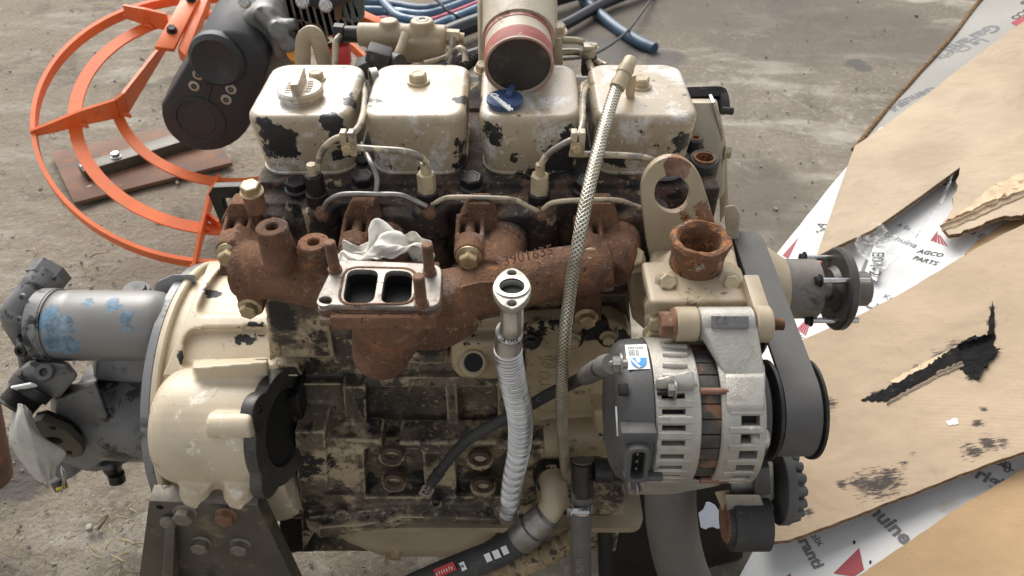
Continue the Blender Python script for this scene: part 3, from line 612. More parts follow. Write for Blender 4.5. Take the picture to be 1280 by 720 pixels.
def decal(px, surf, mt, parent, name, lift=.0004, n=6):
    """flat print laid on a surface: a quadrilateral of pixels, subdivided so that it follows the surface"""
    b = M(); q = [V((*p, 0)) for p in px]
    for j in range(n + 1):
        for i in range(n + 1):
            s_ = q[0].lerp(q[1], i / n).lerp(q[3].lerp(q[2], i / n), j / n); p = surf(s_.x, s_.y); b.v.append(p + (CO - p).normalized() * lift)
    b.f = [(j * (n + 1) + i, j * (n + 1) + i + 1, (j + 1) * (n + 1) + i + 1, (j + 1) * (n + 1) + i) for j in range(n) for i in range(n)]
    return b.obj(name, mt, parent)
write('Cummins', (611, 118), (637, 139), (P(620, 130, Z=.8885), V((0, 0, 1))), m_label, FILL, 'raised_script', .0012, .9, .35, .02, .002)
write('3901635', (630, 333), (692, 318), (P(660, 325, Y=.553), V((0, -.8, .6))), m_rust, man, 'cast_number', .0012, 1.0, 0, .0, .004)
# ---- injectors and fuel lines
INJN = bolt_mesh('injector_nut', .0098, .024, 0)
for i, (x, y) in enumerate(INJ[:3]):
    s_ = part('injector', E); p = P(x, y, Y=.655)
    put(INJN, 'hex_nut', p + V((0, 0, .008)), (0, 0, 1), s_, m_blackbolt if i == 0 else m_tanbolt, 1.0, .3)
    M().cyl(p + V((0, 0, .004)), p + V((0, 0, .044)), .0058, .0048).obj('tube_nut', m_tanbolt, s_)
    M().cyl(p + V((0, 0, -.018)), p + V((0, 0, .010)), .0125, .0115, bev=.001).obj('holder', m_wellgrime, s_)
    f = P(x + (2 if i else 4), y + 18, Y=.636); put(HEX, 'banjo_bolt', f, (.1, -.8, .5), s_, m_rustbolt, .55, .2)
    M().cyl(f + V((0, .004, 0)), p + V((0, 0, -.006)), .006).obj('banjo_eye', m_rustbolt, s_)
def line(name, pts, r, mt, parent, seg=12): return M().tube([P(x, y, Y=Y) for x, y, Y in pts], r, seg).obj(name, mt, parent)
m_line = mat('painted_steel_line', (.46, .38, .26), .35, var=.15, vscale=40, layers=[((.24, .22, .19), .50, .06, 50, .35, .6), (BLK, .67, .03, 90, .6)], bump=.15)
line('injector_line', [(397, 216, .655), (398, 203, .655), (404, 187, .655), (418, 174, .654), (440, 167, .655), (452, 150, .69), (456, 120, .76), (452, 95, .84), (440, 90, .90)], .0034, m_line, E)
line('injector_line', [(430, 183, .648), (465, 186, .648), (505, 189, .648), (525, 196, .65), (534, 207, .654), (536, 220, .655)], .0034, m_line, E)
line('injector_line', [(674, 220, .655), (676, 207, .655), (686, 192, .654), (704, 180, .652), (722, 170, .655), (728, 150, .68), (729, 118, .75), (738, 104, .82)], .0034, m_line, E)
line('injector_line', [(712, 192, .648), (740, 193, .65), (790, 195, .65), (815, 200, .65), (832, 212, .65)], .0034, m_line, E)
line('return_line', [(404, 262, .635), (412, 250, .635), (430, 243, .635), (470, 243, .635), (500, 244, .635), (520, 252, .635), (533, 258, .635)], .0030, m_steel, E)
line('return_line', [(540, 256, .635), (560, 247, .635), (600, 247, .635), (640, 249, .635), (660, 258, .635), (672, 264, .635)], .0026, m_line, E)
line('return_line', [(678, 262, .635), (692, 253, .635), (730, 250, .635), (770, 250, .635), (790, 256, .635), (806, 262, .635)], .0026, m_line, E)
line('return_line', [(470, 243, .637), (471, 222, .645), (462, 200, .66), (452, 180, .70)], .0028, m_steel, E)
for x in (436, 722):
    cl = part('line_clamp', E)
    for dx in (-7, 3): M().box(P(x + dx + 2, 178, Y=.645), (.006, .010, .026), None, .001).obj('clamp_plate', m_line, cl)
    put(HEX, 'clamp_screw', P(x - 1, 186, Y=.639), (0, -1, .2), cl, m_zinc, .5, .2)
# ---- black lifting bracket at the rear corner and its upright bolt
b = M(); A = lambda x, y: P(x, y, Y=.66)
oq = A(290, 270); fr = lambda px: [((A(x, y) - oq).x, (A(x, y) - oq).z) for x, y in px]
b.plate(fr([(262, 240), (268, 231), (325, 229), (325, 300), (300, 300), (285, 296)]), [fr([(279, 245), (318, 243), (318, 276), (300, 288), (292, 288)])[::-1]], oq, (1, 0, 0), (0, 0, 1), .010, .001)
lb = b.obj('lifting_bracket', m_blackbolt, E)
p = P(315, 240, Y=.63); put(BIG, 'bolt', p, (0, -.15, 1), lb, m_zinc, .80, .4); M().cyl(p + V((0, 0, -.022)), p + V((0, 0, .001)), .0105).obj('spacer', m_rustbolt, lb)
# ---- oil cooler cover with its boss and cast panel
b = M(); Yc = .632
b.pp([(655, 412), (772, 404), (790, 420), (785, 600), (690, 590), (660, 560)], Yc, .03, .004)
b.pp([(572, 400), (640, 396), (655, 412), (655, 440), (560, 432)], Yc + .012, .03, .003)
b.pp([(563, 436), (574, 428), (640, 428), (650, 440), (650, 470), (640, 476), (575, 474), (564, 462)], Yc - .010, .03, .005)
b.cyl(P(592, 453, Y=Yc - .008), P(592, 453, Y=Yc - .020), .019, .0175)
b.pp([(655, 408), (765, 401), (786, 412), (790, 430), (765, 425), (700, 432), (655, 438)], Yc - .014, .03, .004)
for x, y in ((663, 424), (716, 423), (760, 420)): b.cyl(P(x, y, Y=Yc - .012), P(x, y, Y=Yc - .022), .0135, .0125)
b.pp([(674, 437), (708, 437), (708, 515), (674, 515)], Yc - .005, .02, .003)
b.cyl(P(680, 547, Y=.62), P(758, 543, Y=.62), .0275); b.pp([(742, 515), (790, 515), (795, 590), (748, 585)], .60, .05, .004)
b.pp([(668, 588), (712, 586), (712, 640), (672, 636)], .59, .05, .004)
ocm = mat('tan_paint_oily', (.40, .315, .195), .45, var=.15, layers=[((.14, .10, .06), .56, .10, 28, .6), (BLK, .60, .04, 30, .6)], spots=[(P(x, y, Y=.615), r) for x, y, r in ((640, 405, .03), (670, 418, .022), (745, 415, .03), (775, 425, .02), (600, 418, .03), (592, 455, .008), (700, 410, .02))], bump=.3)
oc = b.obj('oil_cooler_cover', ocm, E, vox=.002, sm=4)
for x, y in ((663, 425), (716, 424), (760, 421)): put(HEXF, 'bolt', P(x, y, Y=Yc - .022), (0, -1, 0), oc, m_blackbolt if x < 700 else m_tanbolt, .85, random.random())
p = P(592, 453, Y=Yc - .020); pn_ = (p - P(592, 453, Y=Yc - .008)).normalized(); M().pipe(p - pn_ * .004, p + pn_ * .004, .0150, .0112).obj('port_ring', m_tan, oc); M().cyl(p - pn_ * .003, p + pn_ * .0022, .0112).obj('port_bore', m_soot_shade, oc)
pl = (P(690, 470, Y=Yc - .0052), V((0, -1, 0)))
write('OTO', (688, 498), (688, 464), pl, ocm, oc, 'cast_mark', .0012, .9, 0, .0, .002); write('@', (694, 462), (694, 444), pl, ocm, oc, 'cast_mark', .0012, 1, 0, 0, .002)
# ---- thermostat housing, outlet, lifting eye
b = M(); T = .792
b.hull([P(x, y, Y=.53) + V((0, 0, 0)) for x, y in ((812, 352), (926, 350), (930, 372), (806, 374))] + [P(x, y, Y=.64) for x, y in ((815, 300), (915, 298), (925, 352), (808, 352))], .004)
b.cyl((.176, .556, .775), (.176, .554, .797), .043, .0300)
for x, y in ((833, 354), (912, 356)): b.cyl(P(x, y + 3, Y=.532), P(x, y + 3, Y=.532) + V((0, .02, -.045)), .0145)
b.hull([P(x, y, Y=.505) for x, y in ((806, 376), (848, 374), (848, 424), (806, 424))] + [P(x, y, Y=.60) for x, y in ((806, 380), (848, 380), (848, 420), (806, 420))], .004)
b.pp([(812, 378), (930, 376), (945, 386), (945, 394), (812, 396)], .50, .06, .003)
b.pp([(785, 330), (815, 330), (812, 420), (790, 400)], .63, .08, .004)
m_therm = mat('tan_paint_sooty', TAN, .42, layers=[((.33, .26, .16), .54, .1, 35, .6), ((.16, .115, .07), .59, .06, 60, .7), (BLK, .65, .03, 70, .8), (RUSTC, .67, .03, 30, .85)], spots=[(P(878, 372, Y=.53), .026), (P(850, 372, Y=.52), .018), (P(905, 374, Y=.52), .018), (P(812, 372, Y=.52), .012)], spotcol=(.14, .085, .05), wob=1.6, ssc=60, bump=.25)
th = b.obj('thermostat_housing', m_therm, E, vox=.0018, sm=4)
b = M(); n = 40; pr = [(.0, .0262), (.020, .0250), (.036, .0252), (.040, .0262), (.046, .0285), (.050, .0270), (.0508, .0235), (.047, .0195), (.03, .0180), (.0, .018), (0, 0)]
b.lathe((.176, .554, .787), (0, -.03, 1), [(t_ * .9, r_) for t_, r_ in pr], n)
for i, q in enumerate(b.v):
    z = q.z - .785
    if z > .032: q += V((mnoise.noise(q * 130), mnoise.noise(q * 130 + V((5, 5, 5))), 1.3 * mnoise.noise(q * 110 + V((9, 1, 3))))) * .0019
b.obj('coolant_outlet', m_rusttan, th)
for x, y in ((833, 352), (912, 354)): put(HEXF, 'bolt', P(x, y, Y=.528), (0, -.75, .65), th, m_tanbolt, .95, random.random())
for x, y in ((820, 399), (817, 416)): put(HEXF, 'bolt', P(x, y, Y=.505), (-.1, -1, .1), th, m_tanbolt, .92, random.random())
o2 = P(838, 240, Y=.625); g2 = lambda x, y: ((P(x, y, Y=.625) - o2).x, (P(x, y, Y=.625) - o2).z / .95)
arc = [(840 + 39.5 * math.cos(R(a)), 240 - 40 * math.sin(R(a))) for a in range(25, 186, 8)]
b = M(); b.plate([g2(*q) for q in [(912, 345), (898, 292)] + arc + [(806, 292), (818, 345)]], [[g2(839 + 22 * math.cos(R(a)), 240 - 20 * math.sin(R(a))) for a in range(0, 360, 15)]], o2, (1, 0, 0), (0, .18, .98), .010, .0012)
m_eye = mat('tan_lifting_eye_paint', TAN, .4, layers=[((.33, .26, .16), .60, .1, 35, .6), (BLK, .70, .03, 45, .8)], spots=[(P(852, 210, Y=.62), .022), (P(845, 205, Y=.62), .014), (P(870, 282, Y=.62), .03)], spotcol=(.22, .10, .05), bump=.2)
b.obj('lifting_eye', m_eye, E)
b = M(); b.hull([P(x, y, Y=.64) for x, y in ((905, 258), (920, 256), (926, 268), (923, 300), (908, 302))] + [P(x, y, Y=.67) for x, y in ((905, 258), (920, 256), (926, 268), (923, 300), (908, 302))], .003); b.obj('chipped_bracket', m_pipepaint, E)
# ---- upper alternator bracket and pivot
PY, PZ = .477, .793
xa = lambda px, y=405: P(px, y, Y=PY - .008).x
piv = part('alternator_bracket', E)
M().cyl((xa(846), PY, PZ), (xa(875), PY, PZ), .0155, bev=.0015, seg=32).obj('pivot_boss', m_tan, piv)
b = M(); b.cyl((xa(946), PY, PZ), (xa(967), PY, PZ), .0165, bev=.0015, seg=28); b.hull([(xa(946), PY - .01, PZ + .012), (xa(967), PY - .01, PZ + .012), (xa(946), PY + .05, PZ + .016), (xa(967), PY + .05, PZ + .016), (xa(946), PY + .05, PZ - .012), (xa(967), PY + .05, PZ - .012), (xa(946), PY, PZ - .016), (xa(967), PY, PZ - .016)], .002)
b.obj('bracket_ear', m_tan, piv)
put(BIG, 'pivot_bolt', (xa(846), PY, PZ), (-1, 0, 0), piv, m_rustbolt, .98, .1)
b = M(); pr = [(0, .0056)]
for i in range(12): pr += [(i * .0011, .0056), (i * .0011 + .0005, .0047)]
b.lathe((xa(967), PY, PZ), (1, 0, 0), pr, 16); b.obj('bolt_thread', m_rustbolt, piv)

# ---- alternator (axis along X)
AY, AZ, AR = .447, .713, .0655
al = part('alternator', E)
xs_ = lambda px: P(px, 500, D=.618).x
x0, x1, x2, x3, x4, x5 = xs_(774), xs_(822), xs_(880), xs_(906), xs_(948), xs_(962)
X = (1, 0, 0)
b = M(); b.lathe((x0, AY, AZ), X, [(0, 0), (0, .045), (.0015, .052), (.006, .0600), (.011, .0635), (.016, .0648), (x1 - x0 - .001, .0652), (x1 - x0 - .001, .058), (x1 - x0 + .003, .05)], 48)
def on(px, py, r=.0652): return pcyl(px, py, AY, AZ, r)
rc_ = b.obj('rear_cover', m_plastic, al)
# connector socket and small notches on the rear cover
q = on(795, 572, .067); nn = (V((0, q.y - AY, q.z - AZ))).normalized(); tx = V((0, -nn.z, nn.y))
rot = Matrix((V((1, 0, 0)), nn.cross(V((1, 0, 0))), nn)).transposed()
b = M(); lp = roundpoly([(-.0095, -.019), (.0095, -.019), (.0095, .019), (-.0095, .019)], .008, 5); li = roundpoly([(-.0055, -.0145), (.0055, -.0145), (.0055, .0145), (-.0055, .0145)], .004, 4)
yv = nn.cross(V((1, 0, 0))); b.plate(lp, [li], q + nn * .003, (1, 0, 0), yv, .016, .0012); b.obj('connector_shroud', m_plastic, al)
b = M(); b.plate(li, [], q - nn * .002, (1, 0, 0), yv, .004, .0003)
b.obj('connector_socket', m_soot_shade, al)
for k in range(3): M().box(q + yv * (-.008 + .008 * k) + nn * .002, (.0014, .0026, .006), rot).obj('connector_pin', m_steel, al)
M().box(q + yv * .024 - nn * .0035 + V((.0, 0, 0)), (.03, .012, .016), rot, .002).obj('cover_moulding', m_plastic, al); b = M(); b.box(q - yv * .022 - nn * .003 + V((.008, 0, 0)), (.034, .006, .012), rot, .002); b.obj('cover_moulding', m_plastic, al)
q2 = on(779, 487, .0652); M().box(q2, (.008, .010, .006), Matrix((V((1, 0, 0)), (q2 - V((q2.x, AY, AZ))).normalized().cross(V((1, 0, 0))), (q2 - V((q2.x, AY, AZ))).normalized())).transposed(), .0008).obj('cover_notch', m_soot_shade, al)
# rear and front aluminium housings: solid rings joined by bars, dark windings inside
def housing(xa_, xb_, ring0, ring1, nb, name, w, r=AR):
    b = M(); b.lathe((xa_, AY, AZ), X, [(0, r - .012), (0, r - .0015), (.0015, r), (ring0, r), (ring0, r - .009), (0, r - .012)], 56)
    b.lathe((xb_ - ring1, AY, AZ), X, [(0, r - .009), (0, r), (ring1 - .001, r + .0006), (ring1, r - .0005), (ring1, r - .012), (0, r - .012)], 56)
    for k in range(nb):
        a = 2 * math.pi * (k + .5) / nb; n_ = V((0, math.cos(a), math.sin(a))); t_ = V((0, -n_.z, n_.y)); c_ = V((0, AY, AZ)); xa2, xb2 = xa_ + ring0 * .4, xb_ - ring1 * .6
        b.hull([V((xx, 0, 0)) + c_ + n_ * rr + t_ * s_ * w * .5 * kk for xx in (xa2, xb2) for rr, kk in ((r - .011, 1), (r - .001, 1), (r + .0007, .55)) for s_ in (-1, 1)])
    for px_, py_ in (): pass
    return b
b = housing(x1, x2, .005, .0135, 30, '', .0090)
b.lathe((x1, AY, AZ), X, [(0, AR), (.0, AR + .001), (x2 - x1 - .002, AR + .001), (x2 - x1 - .002, AR - .01), (0, AR - .01)], 20, (0, 0, 1), False, R(35), R(112))
rh = b.obj('rear_housing', m_alu, al)
# raised cooling ribs on the closed top of the rear housing
for k, py in enumerate((433, 443, 456, 470)):
    a_, c_ = on(828, py, AR + .0008), on(858, py + 1, AR + .0008); M().tube([a_, a_.lerp(c_, .5) + V((0, -.0006, .0006)), c_], .0031, 10).obj('cooling_rib', m_alu, al)
b = M(); q = on(850, 487, AR + .002); b.hull([q + V((-.02, 0, 0)), q + V((.012, 0, .004)), q + V((.012, 0, -.006)), q + V((-.02, .003, .01)), q + V((-.02, .002, -.012)), q + V((.012, .012, .012)), q + V((.012, .01, -.014)), q + V((-.02, .012, .0))], .0015); b.obj('bolt_lug', m_alu, al)
put(HEX, 'through_bolt', on(853, 487, AR + .004) + V((-.006, -.0, 0)), (-1, 0, 0), al, m_steel, .62, .2); M().box(on(833, 488, AR + .0005), (.016, .008, .004)).obj('bolt_slot', m_soot_shade, al)
b = M(); b.cyl((x1, AY, AZ), (x5 - .003, AY, AZ), AR - .0095, seg=40); b.obj('windings', m_soot_shade, al)
b = M(); rr = AR - .0035
b.cyl((x2 - .001, AY, AZ), (x3 + .001, AY, AZ), rr - .0025, seg=56)
for k in range(30):
    a = 2 * math.pi * k / 30; n_ = V((0, math.cos(a), math.sin(a))); t_ = V((0, -n_.z, n_.y)); c_ = V(((x2 + x3) / 2, AY, AZ)) + n_ * (rr - .002)
    b.box(c_, (x3 - x2 + .003, .0118, .004), Matrix((V((1, 0, 0)), n_.cross(V((1, 0, 0))), n_)).transposed(), .0006)
b.obj('stator_laminations', m_lam, al)
for py in (489, 600): M().cyl(on(875, py, AR - .0005), on(910, py, AR - .0005), .0030).obj('through_rod', m_copper, al)
b = housing(x3, x5, .0155, .006, 26, '', .0074, AR + .0005)
b.lathe((x3, AY, AZ), X, [(0, AR), (.0, AR + .0018), (x5 - x3 - .003, AR + .0018), (x5 - x3, AR - .002), (x5 - x3, AR - .012), (0, AR - .012)], 20, (0, 0, 1), False, R(38), R(118))
b.lathe((x5 - .004, AY, AZ), X, [(0, .061), (.004, .056), (.007, .045), (.007, .0)], 40)
# arm up to the pivot
xl_, xr_ = xa(876), xa(945)
def armpt(px, py, dy): return P(px, py, Y=dy)
b.cyl((xl_, PY, PZ), (xr_, PY, PZ), .0155, bev=.002, seg=28)
b.hull([(xl_, PY - .010, PZ + .010), (xr_, PY - .010, PZ + .010), (xl_, PY + .01, PZ + .012), (xr_, PY + .01, PZ + .012), (xl_, PY - .015, PZ - .002), (xr_, PY - .015, PZ - .002)] +
       [on(895, 440, AR + .004), on(951, 440, AR + .004), on(905, 462, AR + .004), on(955, 462, AR + .003), on(908, 475, AR - .001), on(955, 478, AR - .001), on(900, 440, AR - .02) , on(950, 440, AR - .02)], .0018)
b.hull([on(906, 452, AR - .004), on(956, 452, AR - .004), on(907, 470, AR + .0035), on(957, 470, AR + .0035), on(908, 508, AR + .0035), on(956, 508, AR + .0035), on(909, 520, AR - .001), on(955, 520, AR - .001), on(925, 505, AR - .02), on(925, 460, AR - .02)], .002)
b.cyl((x5 - .012, AY - .052, AZ + .024), (x5 + .004, AY - .052, AZ + .024), .009, bev=.002)
fh = b.obj('front_housing', m_alu, al)
M().box(V(((xl_ + xr_) / 2, PY - .010, PZ + .0118)), ((xr_ - xl_) * .66, .010, .004), Matrix.Rotation(R(38), 3, 'X')).obj('arm_slot', m_oilgrey, al)
M().cyl((x5 + .001, AY, AZ), (x5 + .024, AY, AZ), .012).obj('shaft', m_steel, al)
b = M(); b.hull([on(836, 597, AR), on(880, 600, AR), on(838, 604, AR - .004), on(905, 606, AR - .004)] + [P(x, y, Y=.43) for x, y in ((795, 603), (838, 603), (838, 618), (795, 618))] + [P(x, y, Y=.46) for x, y in ((795, 603), (838, 603), (838, 618), (795, 618))], .002); b.obj('lower_lug', m_alu, al)
put(HEX, 'lower_bolt', P(796, 608, Y=.428), (-1, 0, 0), al, m_steel, .8, .1); M().cyl(P(786, 609, Y=.428), P(796, 609, Y=.428), .0045).obj('lower_bolt_thread', m_steel, al)
b = M(); b.hull([P(x, y, Y=.44) for x, y in ((893, 615), (912, 612), (915, 640), (905, 642))] + [P(x, y, Y=.452) for x, y in ((893, 615), (912, 612), (915, 640), (905, 642))], .001); b.obj('lower_ear', m_tan, al)
# label and terminal
decal([(781, 431), (808, 430), (813, 461), (785, 462)], on, m_label, al, 'data_label', .0006)
on2 = lambda x, y: on(x, y, .0662)
b = M()
for r_, ya in enumerate((433.6, 437.2, 440.0, 442.6)):           # rows of print too small to read
    for k in range(9 if r_ == 0 else 6):
        xx = 785 + .35 * r_ + k * 2.05 + (1.0 if k > 3 else 0); n0 = len(b.v)
        for dx, dy in ((0, 0), (1.35, -.05), (1.35, 1.35), (0, 1.4)): p = on2(xx + dx, ya + dy - .02 * k); b.v.append(p + (CO - p).normalized() * .0004)
        b.f.append((n0, n0 + 1, n0 + 2, n0 + 3))
b.obj('label_print', m_greyink, al)
def patch(px, surf, mt, parent, name, lift):
    m_ = bmesh.new(); m_.faces.new([m_.verts.new(surf(x, y) + (CO - surf(x, y)).normalized() * lift) for x, y in px]); bmesh.ops.triangulate(m_, faces=m_.faces[:]); return M().bm(m_).obj(name, mt, parent)
patch([(787.6, 447), (794.6, 447), (795, 450.5), (797, 453.2), (799.4, 453), (800.6, 450.5), (800, 447), (808, 446.8), (808.6, 452), (807, 456), (803, 458.8), (798, 459.2), (793, 457.6), (789.4, 454)], on2, m_logoblue, al, 'label_emblem', .0004)
patch([(787.5, 448.6), (789.8, 447.6), (801, 458.4), (798.4, 459.6)], lambda x, y: on(x, y, .0665), m_label, al, 'label_emblem', .0004)
decal([(769, 508), (771, 508), (773, 545), (771, 545)], lambda x, y: on(x, y, .0625), m_label, al, 'white_scratch', .001)
tp = V((x0, AY - .034, AZ + .045)); tp = P(763, 455, Y=AY - .03)
put(HEX, 'terminal_nut', tp + V((.009, 0, 0)), (-1, -.0, .0), al, m_steel, .72, .2); M().cyl(tp + V((.014, 0, 0)), tp + V((-.006, 0, 0)), .0038).obj('terminal_stud', m_steel, al)
# pulley and belt
xp0, xp1 = .2385, .2705
b = M(); b.lathe((xp0 - .006, AY, AZ), X, [(0, .02), (0, .042), (.001, .0456), (.004, .0458), (.0045, .038), (xp1 - xp0 + .007, .038), (xp1 - xp0 + .008, .0458), (xp1 - xp0 + .0105, .0458), (xp1 - xp0 + .0112, .044), (xp1 - xp0 + .0112, .033), (xp1 - xp0 + .004, .03), (xp1 - xp0 + .004, 0)], 44); b.obj('alternator_pulley', m_blackbolt, al)
b = M(); b.lathe((x5 + .002, AY, AZ), X, [(0, .03), (0, .046), (.003, .048), (.008, .048), (.010, .045), (.010, .02)], 40); b.obj('pulley_fan', m_plastic, al)
circs = [(AY, AZ, .0385), (.628, .688, .0720), (.745, .39, .085)]
pts = [(cy + r * math.cos(2 * math.pi * k / 90), cz + r * math.sin(2 * math.pi * k / 90)) for cy, cz, r in circs for k in range(90)]
def hull2(p):
    p = sorted(set(p)); lo, hi = [], []
    for q in p:
        while len(lo) > 1 and (lo[-1][0] - lo[-2][0]) * (q[1] - lo[-2][1]) - (lo[-1][1] - lo[-2][1]) * (q[0] - lo[-2][0]) <= 0: lo.pop()
        lo.append(q)
    for q in p[::-1]:
        while len(hi) > 1 and (hi[-1][0] - hi[-2][0]) * (q[1] - hi[-2][1]) - (hi[-1][1] - hi[-2][1]) * (q[0] - hi[-2][0]) <= 0: hi.pop()
        hi.append(q)
    return lo[:-1] + hi[:-1]
hp = hull2(pts)
M().strip(hp, xp0, xp1, -.0045).obj('serpentine_belt', m_belt, E)
b = M()
for k in range(8): xx = xp0 + (xp1 - xp0) * (k + .5) / 8; b.lathe((xx - .002, .628, .688), X, [(0, .068), (.002, .0718), (.004, .068)], 60)
b.cyl((xp0 - .003, .628, .688), (xp1 + .003, .628, .688), .067, seg=60); b.obj('fan_pulley', m_rubber, E)
# ---- fan hub beyond the belt
fy, fz = .628, .703; fx = lambda px: P(px, 365, D=.83).x
hub = part('fan_hub', E)
b = M(); b.lathe((fx(930), fy, fz), X, [(0, .056), (fx(952) - fx(930), .050), (fx(965) - fx(930), .042), (fx(976) - fx(930), .036), (fx(976) - fx(930), 0)], 40); b.obj('hub_cone', m_tan, hub)
M().cyl((fx(975), fy, fz), (fx(1019), fy, fz), .0335, bev=.0015, seg=40).obj('bearing_housing', m_hub, hub)
M().cyl((fx(1018), fy, fz), (fx(1040), fy, fz), .0125).obj('hub_shaft', m_steel, hub)
b = M(); b.lathe((fx(1036), fy, fz), X, [(0, 0), (0, .022), (.006, .026), (.006, .044), (.008, .0465), (.014, .0465), (.016, .044), (.016, .018), (.016, 0)], 48); b.obj('hub_disc', m_dark_face, hub)
M().pipe((fx(1055), fy, fz), (fx(1084), fy, fz), .0195, .012).obj('hub_boss', m_hub, hub)
for k in range(4):
    a = R(35 + 90 * k); c_ = V((fx(1036), fy + .036 * math.cos(a), fz + .036 * math.sin(a)))
    s_ = M().cyl(c_ + V((-.022, 0, 0)), c_ + V((.03, 0, 0)), .0032).obj('stud', m_chrome, hub); put(HEX, 'nut', c_ + V((-.022, 0, 0)), (-1, 0, 0), hub, m_blackbolt, .55, .2)
# ---- belt tensioner under the alternator
tn = part('belt_tensioner', E); ty, tz = .452, .575
tX = lambda px: P(px, 610, D=.725).x
b = M(); b.hull([P(x, y, Y=.44) for x, y in ((912, 588), (966, 575), (968, 625), (915, 636))] + [P(x, y, Y=.50) for x, y in ((918, 590), (966, 580), (968, 620), (918, 630))], .003)
b.hull([P(x, y, Y=.43) for x, y in ((905, 618), (950, 618), (958, 640), (910, 645))] + [P(x, y, Y=.47) for x, y in ((905, 618), (950, 618), (958, 640), (910, 645))], .002)
b.pp([(950, 640), (985, 632), (989, 642), (955, 650)], .44, .02, .002); b.obj('tensioner_body', m_alu, tn)
M().pp([(942, 588), (962, 584), (964, 618), (944, 622)], .432, .01, .001).obj('dark_insert', m_plastic, tn)
q = P(985, 606, Y=.455); b = M(); b.cyl(q + V((-.014, 0, 0)), q + V((-.004, 0, 0)), .041, seg=40, bev=.001)
for k in range(16):
    a = 2 * math.pi * k / 16; b.cyl(q + V((-.006, .034 * math.cos(a), .034 * math.sin(a))), q + V((.006, .032 * math.cos(a), .031 * math.sin(a))), .0062, .005, 10)
b.cyl(q + V((-.004, 0, 0)), q + V((.007, 0, 0)), .033, .028, 32); b.obj('spring_cap', m_plastic, tn)
put(HEX, 'bolt', q + V((.007, 0, 0)), (1, 0, 0), tn, m_tanbolt, .8, .2)
q = P(935, 652, Y=.43); b = M(); b.lathe(q + V((-.024, 0, 0)), X, [(0, .0), (0, .022), (.004, .024), (.004, .030), (.042, .030), (.042, .02), (.042, 0)], 36); b.obj('tensioner_pulley', m_rubber, tn)
M().lathe(q + V((-.025, 0, 0)), X, [(0, 0), (0, .021), (.003, .023)], 30).obj('pulley_face', m_rustbolt, tn)
# ---- flywheel housing (SAE bell), starter pocket, rear plate
HY, HZ = .745, .39
XH = -.451
b = M(); x = (1, 0, 0)
b.lathe((XH, HY, HZ), x, [(0, 0), (0, .188), (.012, .192), (.030, .193), (.07, .190), (.12, .183), (.150, .175), (.150, 0)], 64)
SY, SZ = .590, .510
xq = lambda px, y=530: P(px, y, D=.935).x
b.lathe((xq(212), SY, SZ), x, [(0, .052), (.004, .061), (.012, .068), (.024, .0712), (.04, .0715), (xq(342) - xq(212), .0715), (xq(342) - xq(212), 0)], 40)
b.tube([P(262, 531, Y=.5405), P(318, 531, Y=.5405)], [.0150, .0150], 16)
b.hull([P(x_, y_, Y=.53) for x_, y_ in ((228, 590), (330, 590), (330, 622), (228, 618))] + [P(x_, y_, Y=.62) for x_, y_ in ((228, 570), (330, 570), (330, 622), (228, 618))])
for x_ in (245, 300): b.cyl(P(x_, 600, Y=.527), P(x_, 620, Y=.53), .018, .020)
b.hull([P(x_, y_, Y=.60) for x_, y_ in ((240, 460), (335, 452), (335, 470), (250, 478))] + [P(x_, y_, Y=.66) for x_, y_ in ((240, 450), (335, 446), (335, 470), (250, 478))])
bell = b.obj('flywheel_housing', m_bell, E, vox=.0028, sm=4)
# cut pockets: recessed panels framed by raised ribs that follow the shell
def shell(px_, py_, r=.192): return pcyl(px_, py_, HY, HZ, r)
def frame(px, r, w, name='raised_rib'):
    b = M(); n = len(px)
    pts = [shell(*px[i], r) for i in range(n)] 
    dense = []
    for i in range(n):
        a_, c_ = px[i], px[(i + 1) % n]
        for k in range(8): dense.append(shell(a_[0] + (c_[0] - a_[0]) * k / 8, a_[1] + (c_[1] - a_[1]) * k / 8, r))
    dense.append(dense[0]); b.tube(dense, w, 10, sub=2, cap=False); return b
# outer skin with two sunken panels
def skin(rows, holes, r, th):
    """shell patch between pixel columns, left open where the panels sink in"""
    b = M(); nx_, ny_ = 70, 64; idx = {}
    (tl, tr, br, bl) = rows
    def at(i, j):
        u, v_ = i / nx_, j / ny_; return (tl[0] * (1 - u) * (1 - v_) + tr[0] * u * (1 - v_) + br[0] * u * v_ + bl[0] * (1 - u) * v_, tl[1] * (1 - u) * (1 - v_) + tr[1] * u * (1 - v_) + br[1] * u * v_ + bl[1] * (1 - u) * v_)
    def inside(q, poly):
        c_ = False; n = len(poly)
        for i in range(n):
            (x1_, y1_), (x2_, y2_) = poly[i], poly[i - 1]
            if (y1_ > q[1]) != (y2_ > q[1]) and q[0] < (x2_ - x1_) * (q[1] - y1_) / (y2_ - y1_) + x1_: c_ = not c_
        return c_
    vs = []
    for j in range(ny_ + 1):
        for i in range(nx_ + 1):
            q = at(i, j); h = 1.0
            for hp_ in holes:
                if inside(q, hp_): h = 0
            p = shell(*q, r + th * h); vs.append(p)
    b.add(vs, [(j * (nx_ + 1) + i, j * (nx_ + 1) + i + 1, (j + 1) * (nx_ + 1) + i + 1, (j + 1) * (nx_ + 1) + i) for j in range(ny_) for i in range(nx_)])
    return b
pan1 = [(240, 412), (335, 408), (345, 452), (300, 455), (228, 462), (230, 425)]; pan2 = [(258, 360), (275, 336), (330, 334), (335, 392), (246, 392)]
b = skin(((262, 326), (362, 326), (372, 470), (203, 470)), [roundpoly(pan1, 8), roundpoly(pan2, 8)], .192, .013)
o_ = b.obj('panelled_skin', m_bell, bell, ang=60); md = o_.modifiers.new('soften', 'SMOOTH'); md.factor = .5; md.iterations = 3
md = o_.modifiers.new('thick', 'SOLIDIFY'); md.thickness = .006; md.offset = -1
